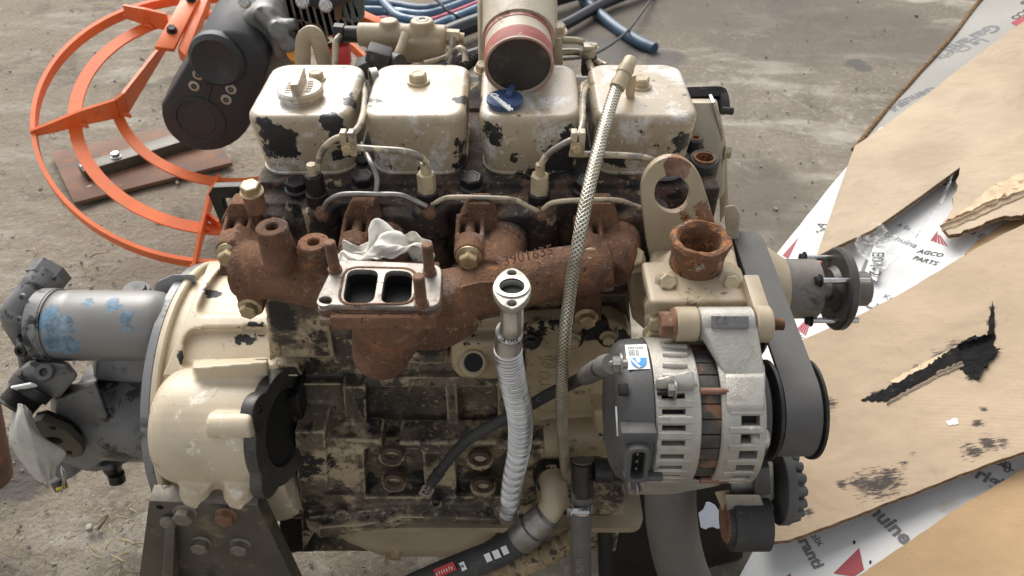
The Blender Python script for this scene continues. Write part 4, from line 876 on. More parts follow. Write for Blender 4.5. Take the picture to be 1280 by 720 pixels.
# flange ring
b = M(); b.lathe((XH - .014, HY, HZ), x, [(0, .150), (0, .1955), (.002, .1985), (.012, .1985), (.014, .1955), (.014, .150)], 72); b.obj('bell_flange_ring', m_greypaint, bell)
b = M(); b.lathe((XH + .0005, HY, HZ), x, [(0, .18), (0, .2005), (.0015, .2012), (.007, .2012), (.009, .199), (.009, .18)], 72); b.obj('bell_rim', m_bell, bell)
# starter opening: black machined face with two ears
xe = xq(342)
def ring2(c, ro, ri_, ears):
    out = []
    for k in range(72):
        a = 2 * math.pi * k / 72; r_ = ro
        for ea in ears:
            d_ = abs((a - ea + math.pi) % (2 * math.pi) - math.pi); r_ = max(r_, ro + .016 * max(0, 1 - (d_ / .34) ** 2))
        out.append((r_ * math.cos(a), r_ * math.sin(a)))
    return out, [(ri_ * math.cos(2 * math.pi * k / 48), ri_ * math.sin(2 * math.pi * k / 48)) for k in range(48)]
oo, ii = ring2(None, .0735, .0490, (R(115), R(285), R(200)))
b = M(); b.plate(oo, [ii], (xe + .010, SY - .002, SZ), (.16, .985, 0), (-.08, 0, 1), .016, .0015); st = b.obj('starter_opening', m_dark_face, bell)
b = M(); b.lathe((xe + .013, SY - .003, SZ), (-.98, .16, -.08), [(0, .0490), (.07, .047), (.07, 0)], 40); b.obj('starter_bore', m_soot_shade, bell)
for a in (R(115), R(285)): M().pipe((xe + .012 - .078 * math.cos(a) * -.16 - .078 * math.sin(a) * .08, SY + .078 * math.cos(a), SZ + .078 * math.sin(a)), (xe + .0205 - .078 * math.cos(a) * -.16 - .078 * math.sin(a) * .08, SY + .078 * math.cos(a), SZ + .078 * math.sin(a)), .0055, .0038).obj('bolt_hole', m_wellgrime, bell)
# dark rear plate between housing and block
b = M(); b.box((-.285, .74, .37), (.02, .2, .34)); b.pp([(358, 500), (372, 492), (396, 600), (394, 690), (348, 692), (350, 600)], .612, .06); b.obj('rear_plate', m_wellgrime, E, vox=.003, sm=3)
# ---- mounting bracket
mb = part('mounting_bracket', E)
A_, B_, C_, D_ = P(186, 628, Y=.512), P(323, 633, Y=.512), P(372, 735, Y=.498), P(172, 735, Y=.498)
Dn = D_ + (D_ - A_).normalized() * .10; Cn = C_ + (C_ - B_).normalized() * .10
b = M(); b.prism([A_, B_, Cn, Dn], (0, .022, .004), .0012); b.obj('bracket_plate', m_plate, mb)
M().prism([A_ + V((.001, .0005, .0008)), B_ + V((-.001, .0005, .0008)), B_ + V((-.001, .021, .005)), A_ + V((.001, .021, .005))], (0, 0, .0016), .0004).obj('sawn_edge', m_platedge, mb)
pn = (B_ - A_).cross(A_ - D_).normalized(); pn = pn if pn.dot(CO - A_) > 0 else -pn
for px_, py_, s_ in ((232, 640, 1.1), (283, 643, 1.0), (252, 678, 1.0), (301, 680, 1.0)):
    q = P(px_, py_, pl=(A_, pn)); put(BIG, 'bolt', q, pn, mb, m_platedge if px_ != 283 else m_rustbolt, .92 * s_, random.random())
b = M(); q0, q1 = P(213, 650, pl=(A_, pn)), P(222, 760, pl=(A_, pn)); b.hull([q0 + V((-.006, 0, 0)), q0 + V((.006, 0, 0)), q1 + V((-.008, 0, 0)), q1 + V((.008, 0, 0)), q0 + pn * .012 + V((-.006, 0, -.012)), q0 + pn * .012 + V((.006, 0, -.012)), q1 + pn * .05 + V((-.008, 0, 0)), q1 + pn * .05 + V((.008, 0, 0))], .0015); b.obj('gusset_rib', m_plate, mb)
M().sphere(q0 + pn * .004 + V((0, 0, .002)), .011, 12, (1, .7, 1)).obj('weld_bead', m_platedge, mb)
M().lathe(P(200, 634, pl=(A_, pn)), pn, [(.0003, .0045), (.0003, 0)], 18).obj('drilled_hole', m_soot_shade, mb)
# base rail of the stand, resting on the floor below the frame
sr = M().box((-.38, .53, .055), (.34, .10, .11), None, .004); sr.box((.02, .84, .03), (.46, .05, .06), None, .003); sr.box((-.4, .53, .2), (.14, .02, .2)); sr.obj('stand_rail', m_plate, mb)
for xx in (.06, .18): M().box((xx, .84, .165), (.05, .08, .21), None, .003).obj('stand_block', m_plate, mb)

# ---- hydraulic pump behind the bell
hp_ = part('hydraulic_pump', E)
b = M(); L0 = XH - .012
b.lathe((L0, .735, .375), (-1, 0, 0), [(0, .150), (.012, .150), (.014, .090), (.03, .086), (.12, .083), (.145, .080), (.16, .072), (.16, 0)], 48)
b.hull([P(x_, y_, Y=.665) for x_, y_ in ((70, 500), (120, 480), (150, 560), (110, 590), (70, 575))] + [P(x_, y_, Y=.78) for x_, y_ in ((60, 480), (125, 470), (150, 540), (100, 570))])
b.hull([P(x_, y_, Y=.70) for x_, y_ in ((90, 560), (150, 555), (185, 570), (120, 590), (95, 585))] + [P(x_, y_, Y=.80) for x_, y_ in ((90, 560), (150, 555), (185, 570), (120, 590))])
b.tube([P(70, 565, Y=.69), P(92, 590, Y=.68)], [.026, .020], 14); b.tube([P(135, 575, Y=.70), P(148, 600, Y=.69)], [.016, .010], 14)
b.sphere(P(180, 540, Y=.66), .012, 14)
pb = b.obj('pump_body', m_oilgrey, hp_, vox=.0028, sm=4)
b = M(); b.hull([P(x_, y_, Y=.78) for x_, y_ in ((182, 392), (195, 352), (215, 343), (245, 343), (250, 400))] + [P(x_, y_, Y=.83) for x_, y_ in ((182, 392), (195, 352), (215, 343), (245, 343), (250, 400))], .004)
b.hull([P(x_, y_, Y=.70) for x_, y_ in ((120, 450), (205, 450), (205, 480), (120, 475))] + [P(x_, y_, Y=.80) for x_, y_ in ((110, 440), (205, 440), (205, 480), (110, 475))], .006); b.obj('rear_flange_cover', m_greypaint, hp_)
put(SOCK, 'socket_screw', P(216, 349, Y=.80), (0, 0, 1), hp_, m_blackbolt, .6)
b = M(); b.lathe(P(170, 366, Y=.80), (0, 0, 1), [(-.02, .020), (.004, .020), (.004, .016), (.010, .015), (.010, .010), (.008, 0)], 24); b.obj('breather_cap', m_plastic, hp_)
# filter canister
fy_, fz_ = .725, .553; fxx = lambda px: P(px, 405, D=.975).x
m0 = fxx(58); m1 = fxx(205)
b = M(); b.lathe((m0, fy_, fz_), x, [(0, 0), (0, .046), (.002, .0475), (.02, .0478), (.024, .0468), (.028, .0478), (m1 - m0 - .030, .0475), (m1 - m0 - .018, .0455), (m1 - m0 - .008, .040), (m1 - m0 - .003, .032), (m1 - m0, .030), (m1 - m0 - .001, 0)], 56); ff = b.obj('filter_canister', m_filter, hp_)
put(BIG, 'canister_nut', (m1 - .001, fy_ - .004, fz_ - .002), (1, 0, 0), hp_, m_chrome, .8, .2)
b = M(); b.lathe((fxx(36), fy_, fz_), x, [(0, .044), (.004, .0505), (m0 - fxx(36) - .002, .0505), (m0 - fxx(36), .046), (m0 - fxx(36), 0)], 48)
b.lathe((m0 - .003, fy_, fz_), x, [(0, .0), (0, .0495), (.004, .0495), (.004, 0)], 48)
b.hull([P(x_, y_, Y=.70) for x_, y_ in ((20, 430), (48, 440), (60, 470), (25, 470))] + [P(x_, y_, Y=.76) for x_, y_ in ((20, 400), (48, 400), (60, 470), (25, 470))], .004); b.obj('filter_head', m_oilgrey, hp_)
b = M(); b.tube([P(38, 425, Y=.74), P(24, 400, Y=.74), P(26, 385, Y=.745), P(40, 368, Y=.76), P(62, 342, Y=.79)], [.020, .0215], 18)
b.sphere(P(25, 392, Y=.742), .024, 16); b.obj('pipe_elbow', m_oilgrey, hp_)
put(bolt_mesh('pipe_nut', .026, .022, 0), 'pipe_nut', P(55, 350, Y=.782), P(66, 337, Y=.80) - P(50, 356, Y=.775), hp_, m_oilgrey, 1, .1)
for x_, y_ in ((26, 371), (22, 399)): put(SOCK, 'pipe_port', P(x_ + 4, y_, Y=.722), (-.2, -1, .3), hp_, m_oilgrey, .6)
put(SOCK, 'socket_screw', P(28, 438, Y=.698), (0, -.8, .5), hp_, m_blackbolt, .9)
# port block with threaded port
b = M(); q = P(46, 478, Y=.655); b.hull([P(x_, y_, Y=.665) for x_, y_ in ((10, 478), (36, 452), (84, 455), (98, 470), (76, 494), (30, 490))] + [P(x_, y_, Y=.73) for x_, y_ in ((12, 470), (36, 448), (84, 450), (98, 468), (76, 490), (30, 486))] + [P(x_, y_, Y=.655) for x_, y_ in ((12, 492), (72, 500))], .004); b.obj('port_block', m_oilgrey, hp_)
put(SOCK, 'socket_screw', P(58, 466, Y=.657), (.1, -.6, .8), hp_, m_plastic, 1.25)
pa = V((-.50, -.75, -.35)).normalized(); q = P(34, 492, Y=.652); b = M(); pr = [(-.012, .027), (.0, .027), (.0005, .023)]
for i in range(9): pr += [(.002 + i * .0022, .0232), (.003 + i * .0022, .0218)]
pr += [(.023, .0225), (.0245, .021), (.0245, .0165), (.012, .016), (.012, 0)]
b.lathe(q, pa, pr, 32); b.obj('threaded_port', m_blackbolt, hp_)
M().box(P(30, 483, Y=.640), (.030, .003, .011), Matrix.Rotation(-.25, 3, 'Y') @ Matrix.Rotation(.4, 3, 'X'), .0005).obj('sticker', m_label, hp_)
# two-hole flange
fl = [(45, 518), (58, 515), (88, 528), (108, 548), (108, 560), (100, 562), (82, 560), (50, 540)]; o3 = P(75, 540, Y=.655); g3 = lambda a, c_: ((P(a, c_, Y=.655) - o3).x, (P(a, c_, Y=.655) - o3).z)
b = M(); b.plate([g3(*t) for t in fl], [circ(g3(73, 541), .0105, sx=1.2, sy=.8), circ(g3(92, 556), .0042), circ(g3(50, 524), .0042), circ(g3(72, 525), .0042)], o3 - V((0, .008, 0)), (1, 0, 0), (0, 0, 1), .012, .001)
b.obj('port_flange', m_plate, hp_)
b = M(); b.pp(fl, .660, .004); b.obj('flange_bore', m_soot_shade, hp_)
b = M(); b.cyl(P(72, 600, Y=.668), P(77, 612, Y=.66), .011, .009); b.obj('sealed_plug', m_plastic, hp_); M().cyl(P(77, 609, Y=.655), P(77.5, 612, Y=.652), .0078).obj('yellow_plug', mat('yellow_plastic', (.55, .36, .02), .4), hp_)
b = M(); b.tube([P(76, 582, Y=.648), P(81, 590, Y=.645), P(80, 606, Y=.640), P(77, 616, Y=.64), P(79, 600, Y=.64), P(76, 585, Y=.648)], .0011, 6); b.obj('seal_wire', m_chrome, hp_)
M().cyl(P(145, 592, Y=.69), P(147, 602, Y=.685), .012).obj('drain_fitting', m_blackbolt, hp_)
# ---------------------------------------------------------------- hoses, cable, flexible drain
def pts(l): return [P(x, y, Y=Y) for x, y, Y in l]
bh = part('braided_hose', E)
hb = [(783, 84, .735), (770, 112, .715), (758, 150, .672), (746, 195, .625), (733, 250, .580), (722, 310, .552), (712, 370, .548), (705, 430, .530), (702, 500, .530), (704, 560, .553), (709, 600, .575)]
M().tube(pts(hb), .0066, 16, step=.002).obj('braid', m_braid, bh)
b = M(); q = P(779, 92, Y=.73); d_ = (P(788, 76, Y=.742) - P(770, 112, Y=.715)).normalized()
b.lathe(P(771, 110, Y=.716), d_, [(0, .0082), (.008, .0086), (.0085, .0076), (.017, .0076), (.0175, .0086), (.025, .0086), (.0255, .0076), (.036, .0072), (.0375, .0062), (.0375, .003), (.034, 0)], 24); b.obj('crimp_collar', m_tanbolt, bh)
b = M(); b.hull([P(x_, y_, Y=.742) for x_, y_ in ((782, 98), (795, 94), (793, 125), (788, 132), (782, 118))] + [P(x_, y_, Y=.738) for x_, y_ in ((782, 98), (795, 94), (793, 125), (788, 132), (782, 118))], .0005); b.obj('hose_clip', m_tanbolt, bh)
b = M(); b.cyl(P(708, 588, Y=.583), P(711, 606, Y=.584), .0085, .007, 12); b.obj('end_fitting', m_steel, bh)
# stainless flex drain tube: two-hole flange, smooth neck, corrugated body
fd = part('flexible_drain_tube', E)
cf = P(640, 363, Y=.500); ex = V((1, 0, 0)); nf = V((.0, .06, .998)).normalized(); ey = nf.cross(ex); lf = .0185
def egg(rx, ry, n=40):
    o_ = []
    for k in range(n):
        a = 2 * math.pi * k / n; ca, sa = math.cos(a), math.sin(a)
        rr = 1 / ((abs(ca) / rx) ** 1.7 + (abs(sa) / ry) ** 1.7) ** (1 / 1.7); o_.append((rr * ca, rr * sa))
    return o_
b = M(); b.plate(egg(.0172, .0300), [circ((0, 0), .0114), circ((0, .0222), .0042, 18), circ((0, -.0222), .0042, 18)], cf, ex, ey, .007, .001); b.obj('flange', m_alu, fd)
b = M(); b.plate(circ((0, 0), .0158, 36), [circ((0, 0), .0113, 36)], cf + nf * .0042, ex, ey, .0022, .0005); b.obj('sealing_ring', m_chrome, fd)
M().cyl(cf - nf * .012, cf - nf * .0028, .0113).obj('bore', m_soot_shade, fd)
b = M(); b.tube([cf - nf * .0035, cf - nf * .02, cf - nf * .04, P(636, 418, Y=.503), P(635, 440, Y=.505)], lambda s_, L: .0132 if s_ > L * .62 else max(.0108, .0158 - s_ * .35), 28, step=.002); e_ = [(x_, y_, 0) for x_, y_ in egg(.0165, .029)]; e2_ = [(x_ * .68, y_ * .42, 0) for x_, y_ in egg(.0165, .029)]; n_ = len(e_)
b.add([cf + ex * q[0] + ey * q[1] - nf * .003 for q in e_] + [cf + ex * q[0] + ey * q[1] - nf * .018 for q in e2_], [(k, (k + 1) % n_, n_ + (k + 1) % n_, n_ + k) for k in range(n_)])
b.obj('neck', m_flex, fd)
body = [(635, 436, .504), (636, 450, .506), (642, 480, .515), (650, 520, .530), (649, 560, .545), (641, 600, .556), (636, 640, .562)]
M().tube(pts(body), lambda s_, L: .0124 + (.0021 if s_ < L * .55 else .0015) * math.sin(2 * math.pi * s_ / (.0048 if s_ < L * .55 else .0036)), 28, step=.0005).obj('corrugated_body', m_flex, fd)
b = M(); e1 = P(637, 628, Y=.560); b.tube(pts([(637, 625, .560), (636, 640, .562), (636.5, 652, .565)]), lambda s_, L: .0133 if s_ < L * .75 else .0133 * math.sqrt(max(.05, 1 - ((s_ - L * .75) / (L * .26)) ** 2)), 24, step=.0008); b.obj('end_sleeve', m_flex, fd)
wrap('04 USA', (621, 424), (653, 425), lambda x_, y_: pcyl_free(x_, y_), m_ink, fd, 'stamped_text', 1.0, .0006) if False else None
def neckhit(px, py, r=.0134):
    c0 = P(636, 420, Y=.5035); d = ray(px, py); a = d.x ** 2 + d.y ** 2; b_ = -(d.x * c0.x + d.y * c0.y); k = c0.x ** 2 + c0.y ** 2 - r * r
    return CO + d * ((-b_ - math.sqrt(max(b_ * b_ - a * k, 0))) / a)
wrap('04 USA', (623, 429), (650, 430), neckhit, m_ink, fd, 'stamped_text', 1.0, .0006)
# black battery cable with lug
bc = part('battery_cable', E)
cb = [(758, 456, .418), (746, 462, .44), (732, 470, .50), (715, 479, .552), (688, 492, .562), (660, 508, .568), (622, 528, .568), (590, 546, .570), (568, 566, .575), (552, 586, .58), (540, 602, .582)]
M().tube(pts(cb), .0070, 16).obj('insulation', m_rubber, bc)
M().tube(pts([(764, 455, .415), (754, 458, .424), (743, 464, .452), (731, 470.5, .503)]), lambda s_, L: .0082 + .0012 * math.sin(s_ * 160), 14, step=.002).obj('terminal_boot', m_hose, bc)
q = P(533, 615, Y=.582); ux = (P(533, 615, Y=.582) - P(541, 601, Y=.582)).normalized(); uy = V((0, -.8, .6)).cross(ux).normalized()
b = M(); b.plate(roundpoly([(-.013, -.009), (.011, -.009), (.011, .009), (-.013, .009)], .004), [circ((.001, 0), .0048, 18)], q, ux, uy, .003, .0006); b.cyl(q - ux * .024, q - ux * .008, .0066, .0055, 14); b.obj('cable_lug', m_chrome, bc)
M().tube(pts([(549, 590, .58), (544, 597, .581), (540, 603, .582)]), [.0082, .0072], 14).obj('heat_shrink', m_rubber, bc)
pl = (P(676, 499, Y=.565) + V((0, -.006, .0045)), V((0, -.8, .6))); write('C', (672, 503), (677, 500), pl, m_greyink, bc, 'cable_print', .0008, .9)
# turbo oil return elbow, crimped collar and black hose with printed bands
rh_ = part('oil_return_hose', E)
M().tube(pts([(688, 592, .585), (692, 608, .565), (692, 628, .548), (680, 648, .535)]), [.0185, .0165], 20).obj('elbow', m_tan, rh_)
b = M(); b.lathe(P(688, 596, Y=.583), P(688, 588, Y=.60) - P(690, 602, Y=.575), [(-.012, .020), (0, .0235), (.006, .0235), (.007, .020)], 26); b.obj('elbow_nut', m_blackbolt, rh_)
q0, q1 = P(686, 642, Y=.538), P(648, 676, Y=.522); dl = (q1 - q0); L_ = dl.length
b = M(); b.lathe(q0, dl, [(0, .017), (.004, .0205), (L_ * .46, .0205), (L_ * .49, .0175), (L_ * .53, .0175), (L_ * .56, .0208), (L_ * .97, .0208), (L_, .0195)], 32); b.obj('crimp_collar', m_steel, rh_)
hp2 = [(652, 673, .523), (625, 690, .513), (590, 704, .505), (550, 720, .498), (500, 742, .49)]
M().tube(pts(hp2), .0188, 22).obj('hose', m_rubber, rh_)
hd = (P(600, 700, Y=.507) - P(640, 682, Y=.518)).normalized()
pl = (P(600, 700, Y=.507) + V((0, -.0125, .0150)), (V((0, -.64, .77)) - hd * V((0, -.64, .77)).dot(hd)).normalized())
for a_, c_ in (((606, 697), (613, 694)), ((616, 693), (624, 690)), ((627, 688), (634, 685)), ((575, 708), (581, 705))):
    A0, B0 = V((*a_, 0)), V((*c_, 0)); n0 = V((3.2, 7, 0)); q4 = [A0 - n0 * .5, B0 - n0 * .5, B0 + n0 * .9, A0 + n0 * .9]
    decal([(t.x, t.y) for t in q4], lambda x_, y_: P(x_, y_, pl=pl), m_white, rh_, 'printed_mark', .0012, 1)
decal([(542, 712), (566, 702), (571, 712), (545, 724)], lambda x_, y_: P(x_, y_, pl=pl), m_redlabel, rh_, 'hose_label', .0012, 1)
for k in range(7):                                               # worn white lettering that can no longer be read
    A0 = V((545 + 3.1 * k, 720 - 1.35 * k, 0)); decal([(A0.x, A0.y - 3.4 - (k % 3)), (A0.x + 1.1, A0.y - 3.9 - (k % 2)), (A0.x + 2.2 - .6 * (k % 2), A0.y - .4), (A0.x + 1.2, A0.y)], lambda x_, y_: P(x_, y_, pl=pl), m_white, rh_, 'label_print', .0020, 1)
write('16', (575.5, 710.5), (580.5, 708), pl, m_ink, rh_, 'label_print', .0020, 1.0, 0, .03)
# vertical hose with clamp and its cross pipe
vh = part('heater_hose', E)
M().tube(pts([(728, 575, .56), (727, 620, .535), (726, 665, .517), (727, 745, .498)]), .0135, 22).obj('hose', m_hose, vh)
M().cyl(P(728, 578, Y=.556), P(728, 618, Y=.536), .0142, seg=24).obj('pipe_end', m_blackbolt, vh)
b = M(); q = P(727, 631, Y=.531); b.lathe(q + V((0, .0015, .006)), P(727, 610, Y=.54) - P(726, 650, Y=.522), [(-.012, .0152), (0, .0152)], 26)
b.obj('clamp_band', m_chrome, vh); M().box(q + V((-.003, -.0155, .010)), (.022, .007, .010), Matrix.Rotation(.5, 3, 'X'), .001).obj('clamp_screw_housing', m_chrome, vh); put(HEX, 'clamp_screw', q + V((-.014, -.0155, .010)), (-1, 0, 0), vh, m_chrome, .55, .1)
M().cyl(P(743, 588, Y=.55), P(764, 588, Y=.55), .0155, seg=22, bev=.001).obj('cross_pipe', m_blackbolt, vh); M().cyl(P(762, 592, Y=.55), P(796, 592, Y=.55), .009).obj('cross_stud', m_blackbolt, vh)
pl = (P(727, 690, Y=.51) + V((0, -.0095, .0115)), V((0, -.80, .6))); write('5/8-UP  17', (729, 716), (727, 650), pl, m_greyink, vh, 'hose_print', .0006, .8)
# wide moulded hose
M().tube(pts([(838, 600, .50), (838, 630, .487), (842, 670, .478), (852, 710, .474), (868, 750, .474)]), [.0290, .0330], 30).obj('moulded_coolant_hose', m_hose, E)
b = M(); b.tube(pts([(834, 618, .468), (837, 650, .465)]), .034, 4, cap=True); b = M()
# cloth-wrapped hose below
M().tube(pts([(722, 668, .56), (700, 684, .55), (675, 698, .545), (640, 712, .54), (600, 730, .54)]), lambda s_, L: .0145 + .0022 * math.sin(s_ * 420 + 2 * math.sin(s_ * 60)) * (1 if .02 < s_ < .06 else .25), 18, step=.0015).obj('taped_hose', mat('dirty_tape_wrap', (.36, .27, .15), .7, var=.3, vscale=60, layers=[((.06, .045, .03), .54, .08, 60, .6)], bump=.6), E)
# dark lower front: timing case, crank pulley and sump side, oily black
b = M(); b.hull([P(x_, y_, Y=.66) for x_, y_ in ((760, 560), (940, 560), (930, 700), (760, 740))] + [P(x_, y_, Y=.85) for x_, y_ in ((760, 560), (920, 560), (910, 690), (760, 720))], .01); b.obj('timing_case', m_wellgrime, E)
b = M(); b.lathe((xp0 - .004, .745, .39), X, [(0, 0), (0, .088), (.004, .09), (.02, .084), (xp1 - xp0, .084), (xp1 - xp0 + .006, .09), (xp1 - xp0 + .006, .05), (xp1 - xp0 - .004, .04), (xp1 - xp0 - .004, 0)], 48); b.obj('crank_pulley', m_rubber, E)
M().tube(pts([(756, 640, .62), (756, 680, .60), (757, 730, .58)]), .011, 14).obj('dipstick_tube', m_wellgrime, E)
# ---------------------------------------------------------------- intake elbow, fuel filter head, rear lines
m_liner = mat('oily_brown_bore', (.040, .032, .025), .5, var=.3, layers=[((.10, .08, .06), .55, .1, 40, .6)], bump=.3)
ie = part('intake_elbow', E)
q = P(649, 84, Y=.745); dq = (P(655, -30, Y=.90) - q).normalized(); dd = V((.02, .80, .42)).normalized()
b = M(); b.tube([q + V((0, .05, .010)), q + V((0, .11, .030)), q + V((-.004, .17, .05)), q + V((-.004, .27, .06))], [.040, .044], 30)
b.hull([q + V((-.048, .12, .03)), q + V((.045, .12, .03)), q + V((-.05, .13, -.09)), q + V((.05, .13, -.09)), q + V((-.048, .25, .03)), q + V((.045, .25, .03)), q + V((-.05, .25, -.09)), q + V((.05, .25, -.09))], .01)
b.obj('cast_elbow', m_pipepaint, ie)
ax = V((.02, -.975, -.20)).normalized()
b = M(); b.lathe(q - ax * .075, ax, [(0, .034), (0, .0362), (.070, .0362), (.075, .037), (.0755, .0345), (.074, .0335), (.060, .0330), (.02, .030), (.02, 0)], 48); tu = b.obj('tube_end', m_pipepaint, ie)
M().lathe(q - ax * .0215, ax, [(0, .0363), (0, .0369), (.0190, .0369), (.0218, .0356), (.0222, .0345), (.020, .0336), (.004, .0333)], 48).obj('red_painted_rim', m_redpaint, ie)
M().lathe(q - ax * .062, ax, [(0, .0363), (0, .0368), (.022, .0368), (.022, .0363)], 48).obj('red_painted_band', m_redpaint, ie)
M().lathe(q - ax * .004, ax, [(0, .0336), (-.001, .0300), (-.05, .029), (-.05, 0)], 40).obj('black_liner', m_liner, ie)
for x_, y_ in ((697, 40), (604, 88)): put(HEX, 'bolt', P(x_, y_, Y=.86), (0, -.2, 1), ie, m_tanbolt, .9, .2)
M().pp([(692, 48), (702, 48), (704, 82), (692, 82)], .87, .02, .002).obj('mounting_lug', m_tan, ie)
line('fuel_line', [(703, 50, .90), (722, 51, .90), (733, 56, .90), (737, 66, .89), (745, 76, .88), (758, 83, .86)], .0044, m_line, E)
line('fuel_line', [(703, 65, .90), (722, 65, .90), (731, 70, .89), (738, 82, .87), (742, 95, .85)], .0044, m_line, E)
line('fuel_line', [(738, 102, .84), (729, 108, .82), (727, 120, .80), (727, 165, .72)], .0048, m_line, E)
cl = part('line_clamp', E); M().box(P(736, 66, Y=.885), (.014, .016, .022), None, .001).obj('clamp_plate', m_line, cl); M().box(P(736, 80, Y=.885), (.018, .016, .026), None, .002).obj('rubber_insert', m_rubber, cl); put(HEX, 'clamp_screw', P(742, 60, Y=.885), (0, 0, 1), cl, m_tanbolt, .5, .1)
# fuel filter head
fh_ = part('fuel_filter_head', E)
b = M(); Yf = .95
b.cyl(P(448, 43, Y=Yf), P(558, 46, Y=Yf), .0150, seg=22, bev=.001)
for x_, r_ in ((487, .0115), (528, .0150)):
    q = P(x_, 34, Y=Yf); b.cyl(q + V((0, 0, -.02)), q + V((0, 0, .010)), r_ + .002, r_, 22)
b.hull([P(x_, y_, Y=.93) for x_, y_ in ((505, 50), (552, 50), (560, 78), (500, 80))] + [P(x_, y_, Y=.98) for x_, y_ in ((505, 40), (552, 40), (560, 70), (500, 70))], .006)
b.hull([P(x_, y_, Y=.94) for x_, y_ in ((452, 48), (500, 48), (490, 85), (470, 85))] + [P(x_, y_, Y=.98) for x_, y_ in ((452, 40), (500, 40), (490, 80), (470, 80))], .005)
b.obj('filter_casting', m_tan, fh_, vox=.0018, sm=3)
for x_, r_ in ((487, .75), (528, .95)): put(SOCK, 'socket_plug', P(x_, 29, Y=Yf), (0, -.1, 1), fh_, m_oilgrey, r_)
M().cyl(P(420, 42, Y=Yf), P(450, 43, Y=Yf), .010, .011, 12).obj('inlet_fitting', m_blackbolt, fh_); M().cyl(P(418, 41, Y=Yf - .002), P(430, 42, Y=Yf - .002), .0125, seg=6).obj('inlet_nut', m_blackbolt, fh_)
M().cyl(P(556, 46, Y=Yf), P(574, 47, Y=Yf), .0105, seg=6).obj('outlet_nut', m_tanbolt, fh_); M().cyl(P(570, 47, Y=Yf), P(580, 48, Y=Yf), .007).obj('outlet_fitting', m_tanbolt, fh_)
line('fuel_line', [(425, 44, .94), (420, 52, .93), (419, 66, .92), (418, 90, .90)], .0042, m_line, fh_)
line('fuel_line', [(507, 42, .925), (503, 55, .915), (498, 68, .905), (493, 90, .89)], .0058, m_line, fh_)
line('fuel_line', [(566, 48, .94), (565, 60, .93), (560, 70, .925), (548, 75, .92), (530, 80, .91)], .0045, m_line, fh_)
line('fuel_line', [(582, 78, .89), (581, 66, .90), (574, 61, .905), (567, 68, .91), (562, 80, .905)], .0045, m_line, fh_)
for px_ in ((465, 60, 478, 95), (472, 70, 500, 78)): M().tube(pts([(px_[0], px_[1], .90), ((px_[0] + px_[2]) / 2, (px_[1] + px_[3]) / 2, .895), (px_[2], px_[3], .88)]), .010, 12).obj('black_connector', m_plastic, fh_)
b = M(); b.box(P(473, 72, Y=.888), (.03, .03, .026), Matrix.Rotation(.3, 3, 'Y'), .004); b.box(P(458, 84, Y=.885), (.022, .03, .022), Matrix.Rotation(-.4, 3, 'Y'), .004); b.obj('sensor_plug', m_rubber, fh_)
M().tube(pts([(578, 84, .885), (590, 76, .90), (606, 62, .92)]), lambda s_, L: .0062 + .0012 * math.sin(s_ * 1200), 12, step=.0008).obj('ribbed_conduit', m_rubber, E)
M().lathe(P(468, 100, Y=.80), (1, .4, 0), [(-.004, .014), (.004, .014), (.004, .010), (-.004, .010)], 24, closed=True).obj('line_banjo', m_steel, E)
b = M(); b.box((-.03, .885, .765), (.46, .09, .10), None, .006); b.obj('intake_manifold', m_head, E)
# rear lifting eye
o4 = P(392, 66, Y=.93); g4 = lambda x_, y_: ((P(x_, y_, Y=.93) - o4).x, (P(x_, y_, Y=.93) - o4).z)
b = M(); b.plate([g4(*t) for t in [(374, 90), (374, 55), (377, 44), (384, 37), (392, 36), (399, 40), (404, 50), (412, 90)]], [[g4(*t) for t in [(384, 90), (384, 56), (387, 49), (391, 48), (396, 54), (402, 90)]]], o4, (1, 0, 0), (0, 0, 1), .014, .002) if False else b.tube(pts([(379, 100, .93), (379, 55, .93), (384, 44, .93), (392, 42, .93), (398, 52, .93), (406, 80, .93), (410, 100, .93)]), .0065, 10, sq=1.6)
b.obj('rear_lifting_eye', m_tan, E)
# ---- front right: black hose stub, cover plate, handle bracket
rs = part('breather_assembly', E)
d_ = V((.02, .12, -1)); q = P(881, 197, Y=.73)
M().pipe(q + d_ * .085, q, .0172, .0112, dep=.03, bev=.002).obj('hose_stub', m_rubber, rs); M().lathe(q + V((0, 0, -.012)), (0, 0, 1), [(0, .0113), (.0128, .0128), (.0128, .0098), (-.02, .0095), (-.02, 0)], 26).obj('rusty_insert', m_rusttan, rs)
q = P(870, 172, Y=.77); M().pipe(q + d_ * .06, q, .0090, .0055, dep=.02).obj('small_stub', m_rubber, rs); M().lathe(q + V((0, 0, -.006)), (0, 0, 1), [(0, .0056), (.0065, .0062), (.0065, .004), (-.01, .004), (-.01, 0)], 20).obj('rusty_insert', m_rusttan, rs)
b = M(); b.hull([P(x_, y_, Y=.80) for x_, y_ in ((860, 128), (896, 128), (907, 176), (868, 180))] + [P(x_, y_, Y=.84) for x_, y_ in ((860, 122), (896, 122), (907, 170), (868, 176))] + [P(x_, y_, Y=.78) for x_, y_ in ((865, 250), (905, 250))], .003); b.obj('front_cover_plate', m_pipepaint, rs)
M().prism([P(x_, y_, Y=.795) for x_, y_ in ((890, 128), (894, 127), (906, 175), (902, 177))], (0, .02, 0), .0006).obj('bright_edge_strip', m_chrome, rs)
M().tube(pts([(858, 117, .84), (895, 116, .84), (901, 119, .84), (903, 128, .83), (904, 141, .82)]), .0085, 4, sub=4).obj('handle_bracket', m_blackbolt, rs)
M().cyl(P(902, 138, Y=.81), P(916, 139, Y=.81), .0045).obj('handle_screw', m_blackbolt, rs)
